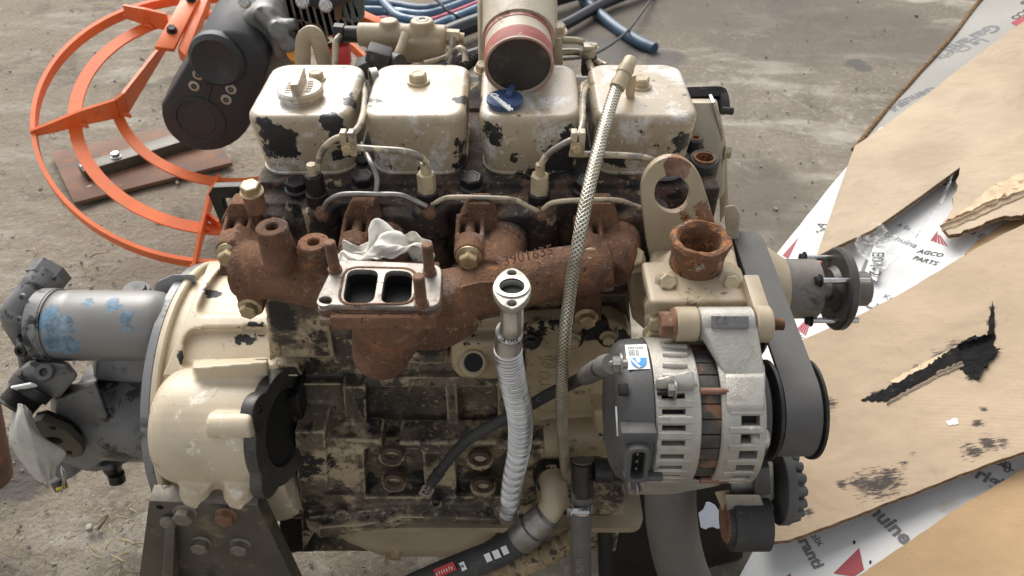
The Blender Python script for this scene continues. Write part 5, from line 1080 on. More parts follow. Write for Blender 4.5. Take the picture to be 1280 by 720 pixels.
b = M(); b.hull([P(x_, y_, Y=.80) for x_, y_ in ((898, 175), (908, 175), (912, 260), (900, 280))] + [P(x_, y_, Y=.86) for x_, y_ in ((898, 175), (906, 175), (909, 260), (900, 280))], .004); b.obj('side_casting', m_tan, rs)
put(HEX, 'bolt', P(905, 190, Y=.80), (1, -.2, 0), rs, m_tanbolt, .8, .1)
# ================================================================ rags
def settle(name, grid, nc, nr, pins, mt, lab, frames, solids=(), thick=.0010):
    """a square of cloth falls, or hangs from its pinned corner, and settles in folds over rough solids; the result is kept as a plain mesh"""
    b = M(); b.add(grid, [(j * nc + i, j * nc + i + 1, (j + 1) * nc + i + 1, (j + 1) * nc + i) for j in range(nr - 1) for i in range(nc - 1)])
    me = bpy.data.meshes.new('tmp'); me.from_pydata(b.v, [], b.f); ob = bpy.data.objects.new('tmp_cloth', me); COL.objects.link(ob); tmp = []
    for m_ in solids:
        me2 = bpy.data.meshes.new('tmp'); me2.from_pydata(m_.v, [], m_.f); q = bpy.data.objects.new('tmp_solid', me2); COL.objects.link(q); q.modifiers.new('c', 'COLLISION'); q.collision.thickness_outer = .0015; q.collision.cloth_friction = 25; tmp.append(q)
    cm = ob.modifiers.new('cloth', 'CLOTH'); st = cm.settings; st.quality = 5; st.mass = .12; st.tension_stiffness = 12; st.compression_stiffness = 12; st.shear_stiffness = 4; st.bending_stiffness = .04; st.air_damping = 2
    if pins:
        g_ = ob.vertex_groups.new(name='pin'); g_.add(pins, 1, 'REPLACE'); st.vertex_group_mass = 'pin'
    cc = cm.collision_settings; cc.distance_min = .0015; cc.collision_quality = 2; cc.use_self_collision = True; cc.self_distance_min = .0016
    cm.point_cache.frame_start = 1; cm.point_cache.frame_end = frames + 1
    for f in range(1, frames + 1): SC.frame_set(f)
    dg = bpy.context.evaluated_depsgraph_get(); vs = [q.co.copy() for q in ob.evaluated_get(dg).data.vertices]; fs = b.f
    for q in [ob] + tmp: bpy.data.objects.remove(q)
    SC.frame_set(1)
    o = M().add(vs, fs).obj(name, mt, ang=80, tag=lab); m = o.modifiers.new('thick', 'SOLIDIFY'); m.thickness = thick; m.offset = 0
    m = o.modifiers.new('round', 'SUBSURF'); m.levels = m.render_levels = 1; return o
pr = lambda l: [P(x, y, Y=Y) for x, y, Y in l]
rnd = random.Random(5); nc, nr = 38, 32; gr = []
for j in range(nr):
    for i in range(nc):
        u, v = i / (nc - 1), j / (nr - 1)
        gr.append(V((-.157 + .118 * u + .004 * math.sin(v * 9 + u * 3), .524 + .074 * v + .004 * math.sin(u * 15 + 2 * v), .834 + .013 * math.sin(u * 9 + v * 5) + .007 * math.sin(v * 12 - u * 6) + .003 * mnoise.noise(V((u * 8, v * 8, 1))))))
so = [M().cyl((-.30, .578, .768), (.10, .582, .765), .030, seg=24), M().box((-.11, .508, .806), (.11, .066, .022)), M().box((-.12, .665, .76), (.4, .06, .12)), M().box((-.024, .56, .80), (.012, .12, .12)), M().box((-.12, .615, .775), (.3, .05, .06))]
settle('cloth_rag', gr, nc, nr, [], m_rag, ('soiled white cloth rag crumpled on the rusty exhaust manifold', 'rag'), 26, so)
def hang(name, rows, mt, lab, sub=10, amp=.0048):
    rws = [catmull(r_, sub) for r_ in rows]; cols = [catmull([r_[i] for r_ in rws], sub) for i in range(len(rws[0]))]; nc, nr = len(cols), len(cols[0]); vs = []
    for j in range(nr):
        for i in range(nc):
            p = cols[i][j]; u, v = i / nc, j / nr; ed = min(u, 1 - u, v, 1 - v)
            f = 1.5 * (1 - 2.2 * abs(mnoise.noise(V((u * 2.6 + .35 * v, v * .9, 3))))) + .6 * (1 - 2.2 * abs(mnoise.noise(V((u * 4 - v * 2, v * 2.5 + u, 8)))))
            fr = V((mnoise.noise(V((u * 25, v * 25, 1))), 0, mnoise.noise(V((u * 25, v * 25, 5))))) * (.0035 if ed < .03 else 0)
            vs.append(p + (CO - p).normalized() * amp * f + fr)
    o = M().add(vs, [(j * nc + i, j * nc + i + 1, (j + 1) * nc + i + 1, (j + 1) * nc + i) for j in range(nr - 1) for i in range(nc - 1)]).obj(name, mt, ang=80, tag=lab)
    m = o.modifiers.new('thick', 'SOLIDIFY'); m.thickness = .0012; m.offset = -1; m = o.modifiers.new('round', 'SUBSURF'); m.levels = m.render_levels = 1
hang('cloth_rag', [pr([(17, 508, .640), (24, 504, .628), (31, 506, .626), (37, 512, .634)]), pr([(11, 538, .618), (22, 530, .606), (37, 533, .608), (54, 545, .622)]),
                   pr([(13, 557, .606), (31, 556, .594), (52, 556, .597), (83, 565, .616)]), pr([(31, 584, .604), (45, 581, .593), (59, 578, .597), (73, 583, .610)]), pr([(46, 601, .604), (54, 604, .596), (61, 602, .598), (69, 597, .606)])],
     m_rag2, ('dusty grey cloth rag hanging out of the threaded pump port', 'rag'))
# ================================================================ power trowel, tipped on its side rail
TR = thing('power_trowel', (-.75, 1.80, 0), 'orange ring guarded power trowel with black gear cover tipped behind the engine', 'power trowel')
ta, tb = R(20), R(-15); e1 = V((math.cos(tb), 0, math.sin(tb))); e2 = V((0, math.cos(ta), math.sin(ta))); en = e1.cross(e2).normalized(); e2 = en.cross(e1)
TC = V((-.756, 1.79, .292))
def tp_(px, py, h=0): return P(px, py, pl=(TC + en * h, en))
def ringband(c, r, w, h, a0=0, a1=2 * math.pi, n=96):
    b = M(); full = a1 - a0 > 6.28; k_ = n if full else n + 1; vs, fs = [], []
    for k in range(k_):
        a = a0 + (a1 - a0) * k / n; d = e1 * math.cos(a) + e2 * math.sin(a)
        for rr, z in ((r - w / 2, -h / 2), (r + w / 2, -h / 2), (r + w / 2, h / 2), (r - w / 2, h / 2)): vs.append(c + d * rr + en * z)
    for k in range(n if full else n):
        j = (k + 1) % k_
        for q in range(4): fs.append((k * 4 + q, j * 4 + q, j * 4 + (q + 1) % 4, k * 4 + (q + 1) % 4))
    if not full: fs += [(0, 1, 2, 3), (n * 4 + 3, n * 4 + 2, n * 4 + 1, n * 4)]
    return b.add(vs, fs)
ringband(TC, .447, .010, .030).obj('guard_ring', m_orange, TR)
ringband(V((-.754, 1.807, .296)), .366, .030, .006).obj('guard_ring', m_orange, TR)
ringband(V((-.754, 1.871, .319)), .292, .026, .006, math.atan2((tp_(152, 146) - V((-.754, 1.871, .319))).dot(e2), (tp_(152, 146) - V((-.754, 1.871, .319))).dot(e1)) % (2 * math.pi), R(330)).obj('guard_ring', m_orange, TR)
def gusset(px, h0, h1, th=.007, name='gusset_plate', lens=None):
    """upright strip of plate along a pixel path on the ring plane, from h0 to h1 above it"""
    b = M(); q = [tp_(x, y) for x, y in px]; n = len(q)
    for i in range(n - 1):
        t = (q[i + 1] - q[i]).normalized(); w = en.cross(t) * th / 2; hh0 = h1 if not lens else lens[i]; hh1 = h1 if not lens else lens[i + 1]
        b.hull([q[i] + w + en * h0, q[i] - w + en * h0, q[i + 1] + w + en * h0, q[i + 1] - w + en * h0, q[i] + w + en * hh0, q[i] - w + en * hh0, q[i + 1] + w + en * hh1, q[i + 1] - w + en * hh1])
    return b.obj(name, m_orange, TR)
gusset([(40, 170), (70, 164), (105, 155), (150, 146), (160, 140), (208, 60)], 0, .07, lens=[.02, .035, .05, .065, .07, .03])
gusset([(158, 22), (186, 32), (212, 38)], 0, .045, lens=[.045, .06, .06])
gusset([(243, 336), (252, 300), (264, 255), (275, 226)], -.005, .06, lens=[.02, .04, .05, .03])
gusset([(262, 275), (275, 285)], 0, .03)
a_ = [tp_(193, 58, .06), tp_(217, 61, .06), tp_(250, -6, .06), tp_(229, -6, .06)]
rnd_w = lambda k: -.008 + .004 * k
arm = M().prism(a_, en * -.012, .001).obj('spider_arm', m_orange, TR)
b = M(); b.prism([tp_(222, 60, .05), tp_(232, 70, .05), tp_(262, -6, .05), tp_(248, -6, .05)], en * -.04, .001); b.obj('lower_arm', m_orange, TR)
for x, y in ((215, 38), (239, -1)): put(BIG, 'bolt', tp_(x, y, .061), en, TR, m_blackbolt, .95, .2)
# gearbox / belt cover: rounded long box, front face towards the engine
Yg = 1.66
def gcirc(cx, cy, rx, ry, a0, a1, n=14): return [(cx + rx * math.cos(R(a0 + (a1 - a0) * k / n)), cy - ry * math.sin(R(a0 + (a1 - a0) * k / n))) for k in range(n + 1)]
out = gcirc(258, 139, 58, 52, 175, 335) + gcirc(284, 84, 50, 42, 5, 140)
fwd = V((.10, 1, .30))
def cov(px, Y, sc=1): return [P(x, y, Y=Y) for x, y in px]
b = M(); f0 = cov(out, Yg); cen = sum(f0, V()) / len(f0)
lay = [(0, .93), (.003, .97), (.012, 1.0), (.10, 1.03), (.15, 1.0), (.15, .2)]; vs, n = [], len(f0)
for d, s_ in lay: vs += [cen + (q - cen) * s_ + fwd * d for q in f0]
fs = [tuple(range(n))]
for i in range(len(lay) - 1): fs += [(i * n + k, i * n + (k + 1) % n, (i + 1) * n + (k + 1) % n, (i + 1) * n + k) for k in range(n)]
b.add(vs, fs); gc = b.obj('gear_cover', m_blackgear, TR, ang=40)
fnr = V((0, -1, -.0)); fq = lambda x, y, d=0: P(x, y, Y=Yg) + V((0, -d, 0))
M().lathe(fq(272, 74), fnr, [(-.01, .066), (.008, .064), (.018, .054), (.016, .050), (.016, 0)], 40).obj('round_hub_cover', m_blackgear, TR)
b = M(); b.lathe(fq(250, 150), fnr, [(0, .064), (.004, .062), (.0045, .056), (.001, .054), (.001, .040), (.003, .038), (.003, 0)], 40); b.obj('lower_boss_ring', m_blackgear, TR)
M().hull([fq(257, 105), fq(266, 105), fq(262, 125), fq(255, 125), fq(257, 105, .003), fq(265, 105, .003), fq(261, 125, .003), fq(256, 125, .003)]).obj('centre_rib', m_blackgear, TR)
for x, y in ((248, 93), (243, 107), (289, 111), (283, 124)):
    b = M(); b.lathe(fq(x, y), fnr, [(0, .013), (.003, .013), (.004, .010), (.004, .006)], 20); b.obj('screw_seat', m_alu, TR); put(SOCK, 'screw', fq(x, y, .002), fnr, TR, m_blackbolt, .7)
# little petrol engine: crankcase, finned cylinder, tank, shroud
m_cast = mat('grey_die_casting', (.19, .185, .175), .45, metal=.5, var=.15, layers=[((.08, .075, .07), .58, .1, 20, .6)], bump=.3)
b = M(); ctr = P(360, 70, Y=1.78)
b.hull([P(x, y, Y=1.70) for x, y in ((300, 20), (330, 0), (372, 40), (375, 110), (345, 140), (310, 120))] + [P(x, y, Y=1.95) for x, y in ((300, 0), (335, -20), (385, 30), (390, 100), (350, 140), (310, 120))], .02)
b.tube([P(322, 12, Y=1.70), P(345, 40, Y=1.68), P(352, 70, Y=1.69)], .018, 12); b.tube([P(340, 30, Y=1.70), P(372, 30, Y=1.69)], .014, 12)
b.cyl(P(348, 38, Y=1.66), P(348, 38, Y=1.72), .022); b.cyl(P(360, 55, Y=1.66), P(360, 55, Y=1.72), .020)
b.obj('crankcase', m_cast, TR, vox=.006, sm=4)
for k in range(11):
    x = 352 + k * 8.5
    M().hull([P(x, -8, Y=1.72), P(x + 3, -8, Y=1.72), P(x + 14, 52 - k * 1.2, Y=1.72), P(x + 17, 52 - k * 1.2, Y=1.72), P(x, -8, Y=1.84), P(x + 3, -8, Y=1.84), P(x + 14, 50 - k * 1.2, Y=1.84), P(x + 17, 50 - k * 1.2, Y=1.84)]).obj('cooling_fin', m_cast, TR)
M().hull([P(x, y, Y=1.78) for x, y in ((352, -10), (445, -10), (452, 30), (372, 60))] + [P(x, y, Y=1.95) for x, y in ((352, -10), (445, -10), (452, 30), (372, 60))]).obj('cylinder_core', m_wellgrime, TR)
b = M(); b.hull([P(x, y, Y=1.66) for x, y in ((376, -12), (444, -12), (448, -2), (425, 6), (405, 14), (382, 6))] + [P(x, y, Y=1.78) for x, y in ((376, -12), (444, -12), (448, -2), (425, 6), (405, 14), (382, 6))], .008); b.obj('carburettor_shroud', m_blackgear, TR)
for x, y in ((378, 2), (407, 7), (306, 2)): put(BIG, 'bolt', P(x, y, Y=1.65), (0, -1, .2), TR, m_chrome, 1.0, .3)
M().hull([P(x, y, Y=1.72) for x, y in ((415, -10), (456, -10), (456, 24), (438, 30), (418, 22))] + [P(x, y, Y=1.85) for x, y in ((415, -10), (456, -10), (456, 24), (438, 30), (418, 22))], .01).obj('air_box', mat('grey_air_box', (.11, .125, .12), .45, var=.1), TR)
M().pp([(418, -8), (426, -8), (427, 24), (418, 26)], 1.71, .01, .002).obj('brown_panel', m_rustplate, TR)
b = M(); b.hull([P(x, y, Y=1.70) for x, y in ((400, 62), (438, 55), (440, 85), (405, 92))] + [P(x, y, Y=1.85) for x, y in ((400, 55), (438, 48), (440, 85), (405, 92))], .015); b.obj('red_guard', m_redpart, TR)
M().prism([P(x, y, Y=1.72) for x, y in ((372, 25), (400, 32), (412, 52), (398, 58))], (0, .004, 0)).obj('bracket_plate', m_rustplate, TR)
M().prism([P(x, y, Y=1.9) for x, y in ((452, 20), (478, 32), (476, 38), (445, 36))], (0, .04, 0), .001).obj('frame_tab', m_orange, TR)
M().cyl(P(368, 66, Y=1.66), P(372, 72, Y=1.70), .018).obj('orange_knob', mat('orange_plastic', (.75, .28, .02), .4), TR)
b = M(); gcx = (-.72, 1.86); b.cyl((-.85, 1.92, .17), (-.85, 1.92, .30), .035, seg=24); b.obj('spindle', m_wellgrime, TR)
b = M()
for (x, y) in ((158, 144), (104, 157), (160, 22), (186, 33), (243, 334), (256, 286), (268, 240)):
    q = tp_(x, y, .004)
    for k in range(5): b.sphere(q + e1 * rnd_w(k) + en * (.005 * (k % 2)), .0055, 8)
    b.obj('weld_bead', m_orange, TR); b = M()
# rusty plate and bar on the floor
Z0 = .006
c4 = [P(x, y, Z=.02) for x, y in ((63, 191), (92, 253), (290, 203), (250, 150))]
b = M(); b.prism(c4, (0, 0, -.012), .001); b.obj('steel_plate', m_rustplate, tag=('flat rusty brown steel plate lying under the orange ring', 'steel plate'))
for o_ in ():
    pass
sb = thing('steel_bar', tuple(P(170, 195, Z=.03)), 'long dark steel bar with two bolt heads lying on the rusty plate', 'steel bar')
c4 = [P(x, y, Z=.055) for x, y in ((96, 205), (104, 214), (250, 170), (240, 160))]; M().prism(c4, (0, 0, -.034), .001).obj('bar', m_plate, sb)
for x, y in ((107, 206), (145, 196)): put(BIG, 'bolt', P(x, y, Z=.056), (0, 0, 1), sb, m_chrome, 1.1, .2)
# rusty drum behind the pump, left edge
b = M(); b.lathe(P(-58, 500, D=1.22), (0.1, .35, 1), [(-.16, .062), (.10, .062), (.12, .055), (.125, 0)], 40); label(b.obj('rusty_drum', m_rustplate), 'rusty brown steel drum at the edge behind the grey pump', 'drum')
# ---------------------------------------------------------------- pipes and hoses on the floor behind
def ftube(name, px, r, mt, lab, cat, sub=8, seg=18, group=None, zz=None):
    o = M().tube([P(x, y, Z=z) for x, y, z in px], r, seg, sub).obj(name, mt); return label(o, lab, cat, group)
ftube('plastic_pipe', [(500, 74, .06), (560, 42, .06), (640, 14, .06), (760, -22, .06)], .036, m_blackpipe, 'thick glossy black pipe running behind the pale intake elbow', 'pipe')
ftube('plastic_pipe', [(520, 98, .04), (580, 72, .04), (690, 38, .04), (720, 8, .04), (830, -30, .04)][:3] + [(760, 2, .04), (830, -22, .04)], .024, m_blackpipe, 'thinner black pipe lying just in front of the thick black pipe', 'pipe')
ftube('layflat_hose', [(728, -2, .02), (745, 14, .02), (772, 36, .02), (800, 53, .02), (818, 61, .02)], .024, m_bluehose, 'short cut blue hose lying in the damp patch of floor', 'hose')
ftube('electric_cable', [(826, -20, .02), (805, 12, .03), (785, 38, .05), (760, 58, .10), (735, 70, .20), (705, 74, .25)], .0055, m_rubber, 'thin black cable trailing over the blue hose', 'cable', seg=8)
for k, (o_, m_, r_, lab) in enumerate(((0, m_strapblue, .022, 'pale blue hose at the front of the coiled bundle'), (7, m_pink, .010, 'thin red hose winding through the blue coiled bundle'), (12, m_strapblue, .022, 'blue hose in the middle of the coiled bundle'), (17, m_bluehose, .024, 'dark blue hose at the back of the coiled bundle'))):
    ftube('coiled_hose', [(452, 40 - o_ * 2.2, .05), (490, 34 - o_ * 1.6, .05), (530, 36 - o_ * 1.4, .05), (566, 24 - o_ * 1.2, .05), (620, 2 - o_ * 1.2, .05)], r_, m_, lab, 'hose', group='blue and red hoses coiled behind the fuel filter head')
ftube('coiled_hose', [(470, -12, .08), (484, 8, .08), (502, 22, .08), (540, 28, .08)], .018, m_strapblue, 'blue hose end crossing over the coiled bundle', 'hose', group='blue and red hoses coiled behind the fuel filter head')
ftube('electric_cable', [(530, -12, .10), (548, 2, .10), (560, 14, .08), (575, 22, .06)], .006, m_rubber, 'short black cable lying across the blue hoses', 'cable', seg=8)
# ================================================================ cardboard
def jag(px, step=9, amp=1.2, seed=3, closed=True, edges=None):
    rnd = random.Random(seed); out = []; n = len(px)
    for i in range(n if closed else n - 1):
        a, c_ = V((*px[i], 0)), V((*px[(i + 1) % n], 0)); L = (c_ - a).length; m_ = max(1, int(L / step)); rough = edges is None or i in edges
        for k in range(m_):
            q = a.lerp(c_, k / m_)
            if k and rough: q += V((rnd.uniform(-amp, amp), rnd.uniform(-amp, amp), 0))
            out.append((q.x, q.y))
    return out
def plane(p, gx, gy): return (V(p), V((-gx, -gy, 1)).normalized())
def bend(p, pl):
    q = p * 3.1; return p + pl[1] * (.011 * mnoise.noise(V((q.x, q.y, pl[0].z * 9))) + .004 * mnoise.noise(V((q.x * 2.7, q.y * 2.7, 4 + pl[0].z * 9))))
def warp(b, pl, mx=.022):
    """refine a flat shape and let it sag with the board it lies on"""
    m = bmesh.new(); vv = [m.verts.new(q) for q in b.v]
    for f in b.f:
        try: m.faces.new([vv[i] for i in f])
        except ValueError: pass
    for _ in range(6):
        bmesh.ops.triangulate(m, faces=[f for f in m.faces if len(f.verts) > 3]); es = [e for e in m.edges if e.calc_length() > mx]
        if not es or len(m.faces) > 20000: break
        bmesh.ops.subdivide_edges(m, edges=es, cuts=1)
    bmesh.ops.triangulate(m, faces=[f for f in m.faces if len(f.verts) > 3])
    for q in m.verts: q.co = bend(q.co, pl)
    b.v, b.f = [], []; return b.bm(m)
def sheet(name, px, pl, th, mt, lab, wave=0.0, seed=1, gap=.0):
    """board with thickness: top ply, corrugated edge, bottom ply"""
    n_ = pl[1]; top = [P(x, y, pl=pl) for x, y in px]
    r_ = thing(name, tuple(sum(top, V()) / len(top)), lab, 'cardboard')
    warp(M().prism(top, n_ * -.0012), pl).obj('face_ply', mt, r_)
    warp(M().prism([q - n_ * .0012 for q in top], n_ * -(th - .0024)), pl).obj('fluted_core', m_flute, r_)
    warp(M().prism([q - n_ * (th - .0012) for q in top], n_ * -.0012), pl).obj('back_ply', mt, r_)
    return r_, pl
# printed white board underneath, beyond the fan hub
PD = plane((.60, 1.0, .347), .31, .0)
wd, _ = sheet('printed_board', jag([(905, 450), (962, 325), (1045, 226), (1100, 160), (1400, 60), (1400, 330), (1100, 520), (960, 560)], 14, .8, 4, edges=(0, 1)), PD, .006, m_printed, 'white printed board with crimson triangles under the kraft flaps')
def tri_logo(px, pl, parent, lift=.0006):
    """crimson triangle cut by white rays"""
    A_, B_, C_ = [V((*q, 0)) for q in px]   # apex, base left, base right
    b = M()
    for k in range(5):
        s0, s1 = k / 5, k / 5 + (.15 if k else .15); q = [A_.lerp(B_.lerp(C_, s0), .30 if k else .05), A_.lerp(B_.lerp(C_, s1), .30 if k else .05), B_.lerp(C_, s1), B_.lerp(C_, s0)]
        if k == 0: q = [A_, A_.lerp(B_.lerp(C_, .34), .62), B_.lerp(C_, .12), B_]
        n_ = pl[1] if pl[1].dot(CO - pl[0]) > 0 else -pl[1]; b.add([P(t.x, t.y, pl=pl) + n_ * lift for t in q], [(0, 1, 2, 3)])
    return warp(b, pl).obj('triangle_logo', m_redink, parent)
def flat(px, pl, mt, parent, name, lift=.0006):
    n_ = pl[1] if pl[1].dot(CO - pl[0]) > 0 else -pl[1]; b = M(); b.prism([P(x, y, pl=pl) + n_ * lift for x, y in px], n_ * .0003); return warp(b, pl, .012).obj(name, mt, parent)
flat([(998, 295), (985, 322), (978, 318)], PD, m_redink, wd, 'triangle_logo'); flat([(1038, 318), (1016, 345), (1005, 340), (1030, 318)], PD, m_redink, wd, 'triangle_logo')
tri_logo([(1020, 390), (996, 415), (1008, 424)], PD, wd); flat([(948, 440), (962, 470), (952, 452)], PD, m_redink, wd, 'triangle_logo')
write('AGCO', (990, 419), (1006, 434), PD, m_ink, wd, 'printed_text', shear=.2); write('CO', (1014, 350), (1022, 352), PD, m_ink, wd, 'printed_text'); write('A', (1028, 286), (1035, 280), PD, m_ink, wd, 'printed_text'); write('PAR', (1022, 291), (1034, 286), PD, m_ink, wd, 'printed_text')
tri_logo([(1172, 288), (1163, 300), (1186, 308)], PD, wd)
write('AGCO', (1146, 314), (1178, 321), PD, m_ink, wd, 'printed_text', shear=.25, bold=.03); write('PARTS', (1140, 322), (1171, 331), PD, m_ink, wd, 'printed_text', shear=.2, bold=.03)
write('Genuina', (1103, 293), (1144, 309), PD, m_greyink, wd, 'printed_text'); write('A Es', (1120, 281), (1136, 287), PD, m_greyink, wd, 'printed_text')
write('la Ele', (1210, 290), (1234, 302), PD, m_greyink, wd, 'printed_text'); write('C', (1090, 388), (1100, 380), PD, m_greyink, wd, 'printed_text', bold=.03); write('Kes', (1103, 371), (1120, 376), PD, m_greyink, wd, 'printed_text')
write('CO', (1182, 232), (1194, 224), PD, m_ink, wd, 'printed_text', bold=.03)
# far printed board standing behind the upper flap
PU = plane((.95, 1.5, .40), .30, .0)
wu, _ = sheet('printed_board', jag([(1068, 184), (1150, 92), (1236, -12), (1400, -120), (1400, 60), (1140, 170), (1068, 190)], 16, .6, 8, edges=(0, 1)), PU, .012, mat('shaded_printed_board', (.27, .255, .225), .55, var=.1, vscale=5, layers=[((.33, .30, .26), .6, .1, 10, .6)], bump=.1), 'white printed board toned grey for shade with upside down lettering behind the upper kraft flap')  # white board; the shade on it is painted into its grey base colour
write('Garanti', (1240, 28), (1176, 60), PU, m_greyink, wu, 'printed_text', bold=.03); write('Le Choix', (1228, 45), (1168, 72), PU, m_greyink, wu, 'printed_text'); write('Genuine', (1166, 108), (1108, 134), PU, m_greyink, wu, 'printed_text', bold=.03); write('up it', (1132, 127), (1112, 138), PU, m_greyink, wu, 'printed_text')
flat([(1264, 26), (1282, 16), (1286, 36), (1270, 30)], PU, m_redink, wu, 'triangle_logo'); write('AGCO', (1292, 2), (1262, 20), PU, m_ink, wu, 'printed_text', bold=.03)
write('TS', (1290, -8), (1274, 2), PU, m_ink, wu, 'printed_text', bold=.03)
eg = [bend(P(x, y, pl=PU), PU) for x, y in ((1067, 186), (1100, 146), (1150, 91), (1195, 38), (1236, -13), (1300, -60))]; M().tube(eg, .0065, 8, 6).obj('frayed_board_edge', m_flute, wu)
# upper kraft flap
PB = plane((.75, 1.1, .43), .30, .0)
ub, _ = sheet('kraft_flap', [(1020, 318), (1034, 278), (1052, 228), (1069, 181), (1110, 152), (1200, 86), (1290, 20), (1400, -60), (1400, 236)] + jag([(1330, 252), (1270, 268), (1240, 273), (1212, 285), (1186, 292), (1178, 281), (1192, 250), (1199, 212)], 6, 2.0, 11, closed=False) + [(1200, 208), (1150, 244), (1090, 284)], PB, .010, m_kraft2, 'pale kraft cardboard flap with a straight slit and a ragged torn lower edge')
te, PE = ub, PB
b = M()
def curl(px0, px1, pl, parent, w, seed, mt=None, name='torn_edge', lift=.004):
    """strip of torn paper curling up along a line of pixels"""
    rnd = random.Random(seed); n_ = pl[1]; b = M(); m_ = 16; vs = []
    for i in range(m_ + 1):
        t = i / m_; q = P(px0[0] + (px1[0] - px0[0]) * t + rnd.uniform(-1, 1), px0[1] + (px1[1] - px0[1]) * t + rnd.uniform(-1.2, 1.2), pl=pl); d = n_.cross(P(*px1, pl=pl) - P(*px0, pl=pl)).normalized(); ww = w * (.55 + .6 * rnd.random())
        for k in range(5): a = k / 4 * 1.9; vs.append(q + d * ww * math.sin(a) * .8 + n_ * (.0008 + lift * (1 - math.cos(a))))
    b.add(vs, [(i * 5 + k, i * 5 + k + 1, i * 5 + k + 6, i * 5 + k + 5) for i in range(m_) for k in range(4)])
    b.v = [bend(q, pl) for q in b.v]; o = b.obj(name, mt or m_torn, parent, ang=80); md = o.modifiers.new('thick', 'SOLIDIFY'); md.thickness = .0008; return o
curl((1180, 288), (1300, 236), PE, te, .016, 4, lift=.006); curl((1184, 280), (1260, 246), PE, te, .010, 6, lift=.005)
flat(jag([(1200, 262), (1240, 232), (1300, 205), (1300, 236), (1230, 262), (1190, 284)], 6, 2, 5), PE, m_torn, te, 'peeled_patch', .0008)
PF = plane((.80, 1.02, .412), .32, .0)
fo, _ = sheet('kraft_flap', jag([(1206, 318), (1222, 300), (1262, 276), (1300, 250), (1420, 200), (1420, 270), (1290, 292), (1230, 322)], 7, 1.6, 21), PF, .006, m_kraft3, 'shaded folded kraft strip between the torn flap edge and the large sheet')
# main kraft sheet
PA = plane((.347, .54, .330), .30, .0)
ka, _ = sheet('kraft_sheet', jag([(958, 676), (952, 640), (955, 540), (1000, 430), (1074, 396), (1200, 322), (1250, 294), (1290, 274), (1420, 220), (1420, 500), (1284, 565), (1200, 592), (1110, 625), (1040, 655), (985, 674)], 10, .7, 6, edges=(4, 5, 6, 9, 10, 11, 12, 13)), PA, .009, m_kraftA, 'large kraft cardboard sheet with a long black gouge beside the alternator')
flat(jag([(1076, 499), (1100, 488), (1150, 462), (1196, 432), (1206, 426), (1216, 420), (1232, 418), (1246, 436), (1228, 462), (1214, 474), (1196, 458), (1160, 474), (1110, 500)], 3, 1.9, 3), PA, m_char, ka, 'long_gouge', .0010)
flat(jag([(1234, 424), (1236, 400), (1240, 376), (1243, 400), (1244, 424), (1238, 440)], 3, 1.1, 4), PA, m_char, ka, 'gouge_tip', .0012)
curl((1110, 504), (1172, 472), PA, ka, .0045, 8, m_kraft2, 'peeled_edge', .002); curl((1172, 472), (1206, 458), PA, ka, .009, 9, m_kraft2, 'peeled_edge', .004); curl((1200, 438), (1244, 424), PA, ka, .010, 10, m_char, 'torn_edge', .006); curl((1244, 436), (1216, 474), PA, ka, .008, 12, m_char, 'torn_edge', .004)
flat(jag([(1112, 476), (1180, 440), (1196, 432), (1182, 446), (1120, 480)], 6, 1, 14), PA, m_torn, ka, 'scraped_ply', .0009)

flat(jag([(1026, 500), (1030, 488), (1037, 505), (1034, 518), (1028, 520)], 4, 1.2, 2), PA, m_char, ka, 'torn_hole', .0009); flat(jag([(1182, 526), (1196, 523), (1198, 530), (1186, 532)], 4, 1, 2), PA, m_white, ka, 'pale_scuff', .0007)
# lower printed board and bottom kraft flap
PL = plane((.347, .54, .285), .30, .0)
lw, _ = sheet('printed_board', [(940, 690), (955, 655), (1120, 600), (1290, 545), (1420, 500), (1420, 640), (1100, 800), (900, 760)], PL, .006, m_printed, 'white printed board with large crimson triangle below the kraft sheet')
write('Garanti', (986, 655), (1018, 711), PL, m_greyink, lw, 'printed_text', bold=.035, tall=.95); write('Le Choix', (988, 640), (1024, 684), PL, m_greyink, lw, 'printed_text', tall=.95)
write('Genuine', (1060, 615), (1130, 682), PL, m_greyink, lw, 'printed_text', bold=.035, tall=1.0); write('Original', (1190, 588), (1268, 604), PL, m_greyink, lw, 'printed_text', bold=.03) if False else None
write('Origin', (1196, 590), (1262, 622), PL, m_greyink, lw, 'printed_text', bold=.035, tall=1.0); write('on', (1240, 584), (1262, 590), PL, m_greyink, lw, 'printed_text', bold=.02); write('&', (1256, 596), (1268, 592), PL, m_greyink, lw, 'printed_text')
flat([(1074, 685), (1080, 712), (1068, 720), (1042, 716)], PL, m_redink, lw, 'triangle_logo'); flat([(984, 718), (988, 715), (990, 735), (975, 735)], PL, m_redink, lw, 'triangle_logo')
for x, y in ((1068, 678), (1088, 703)): flat([(x - 1.5, y - 2), (x + 1.5, y - 2), (x + 1, y + 2), (x - 1.5, y + 2)], PL, m_char, lw, 'small_hole')
PC = plane((.50, .50, .36), .24, .0)
kc, _ = sheet('kraft_flap', jag([(1064, 726), (1100, 700), (1180, 645), (1290, 580), (1430, 510), (1430, 800), (1000, 800)], 11, .9, 3, edges=(0, 1, 2, 3)), PC, .007, m_kraft3, 'darker tan kraft flap in the bottom corner over the white board')
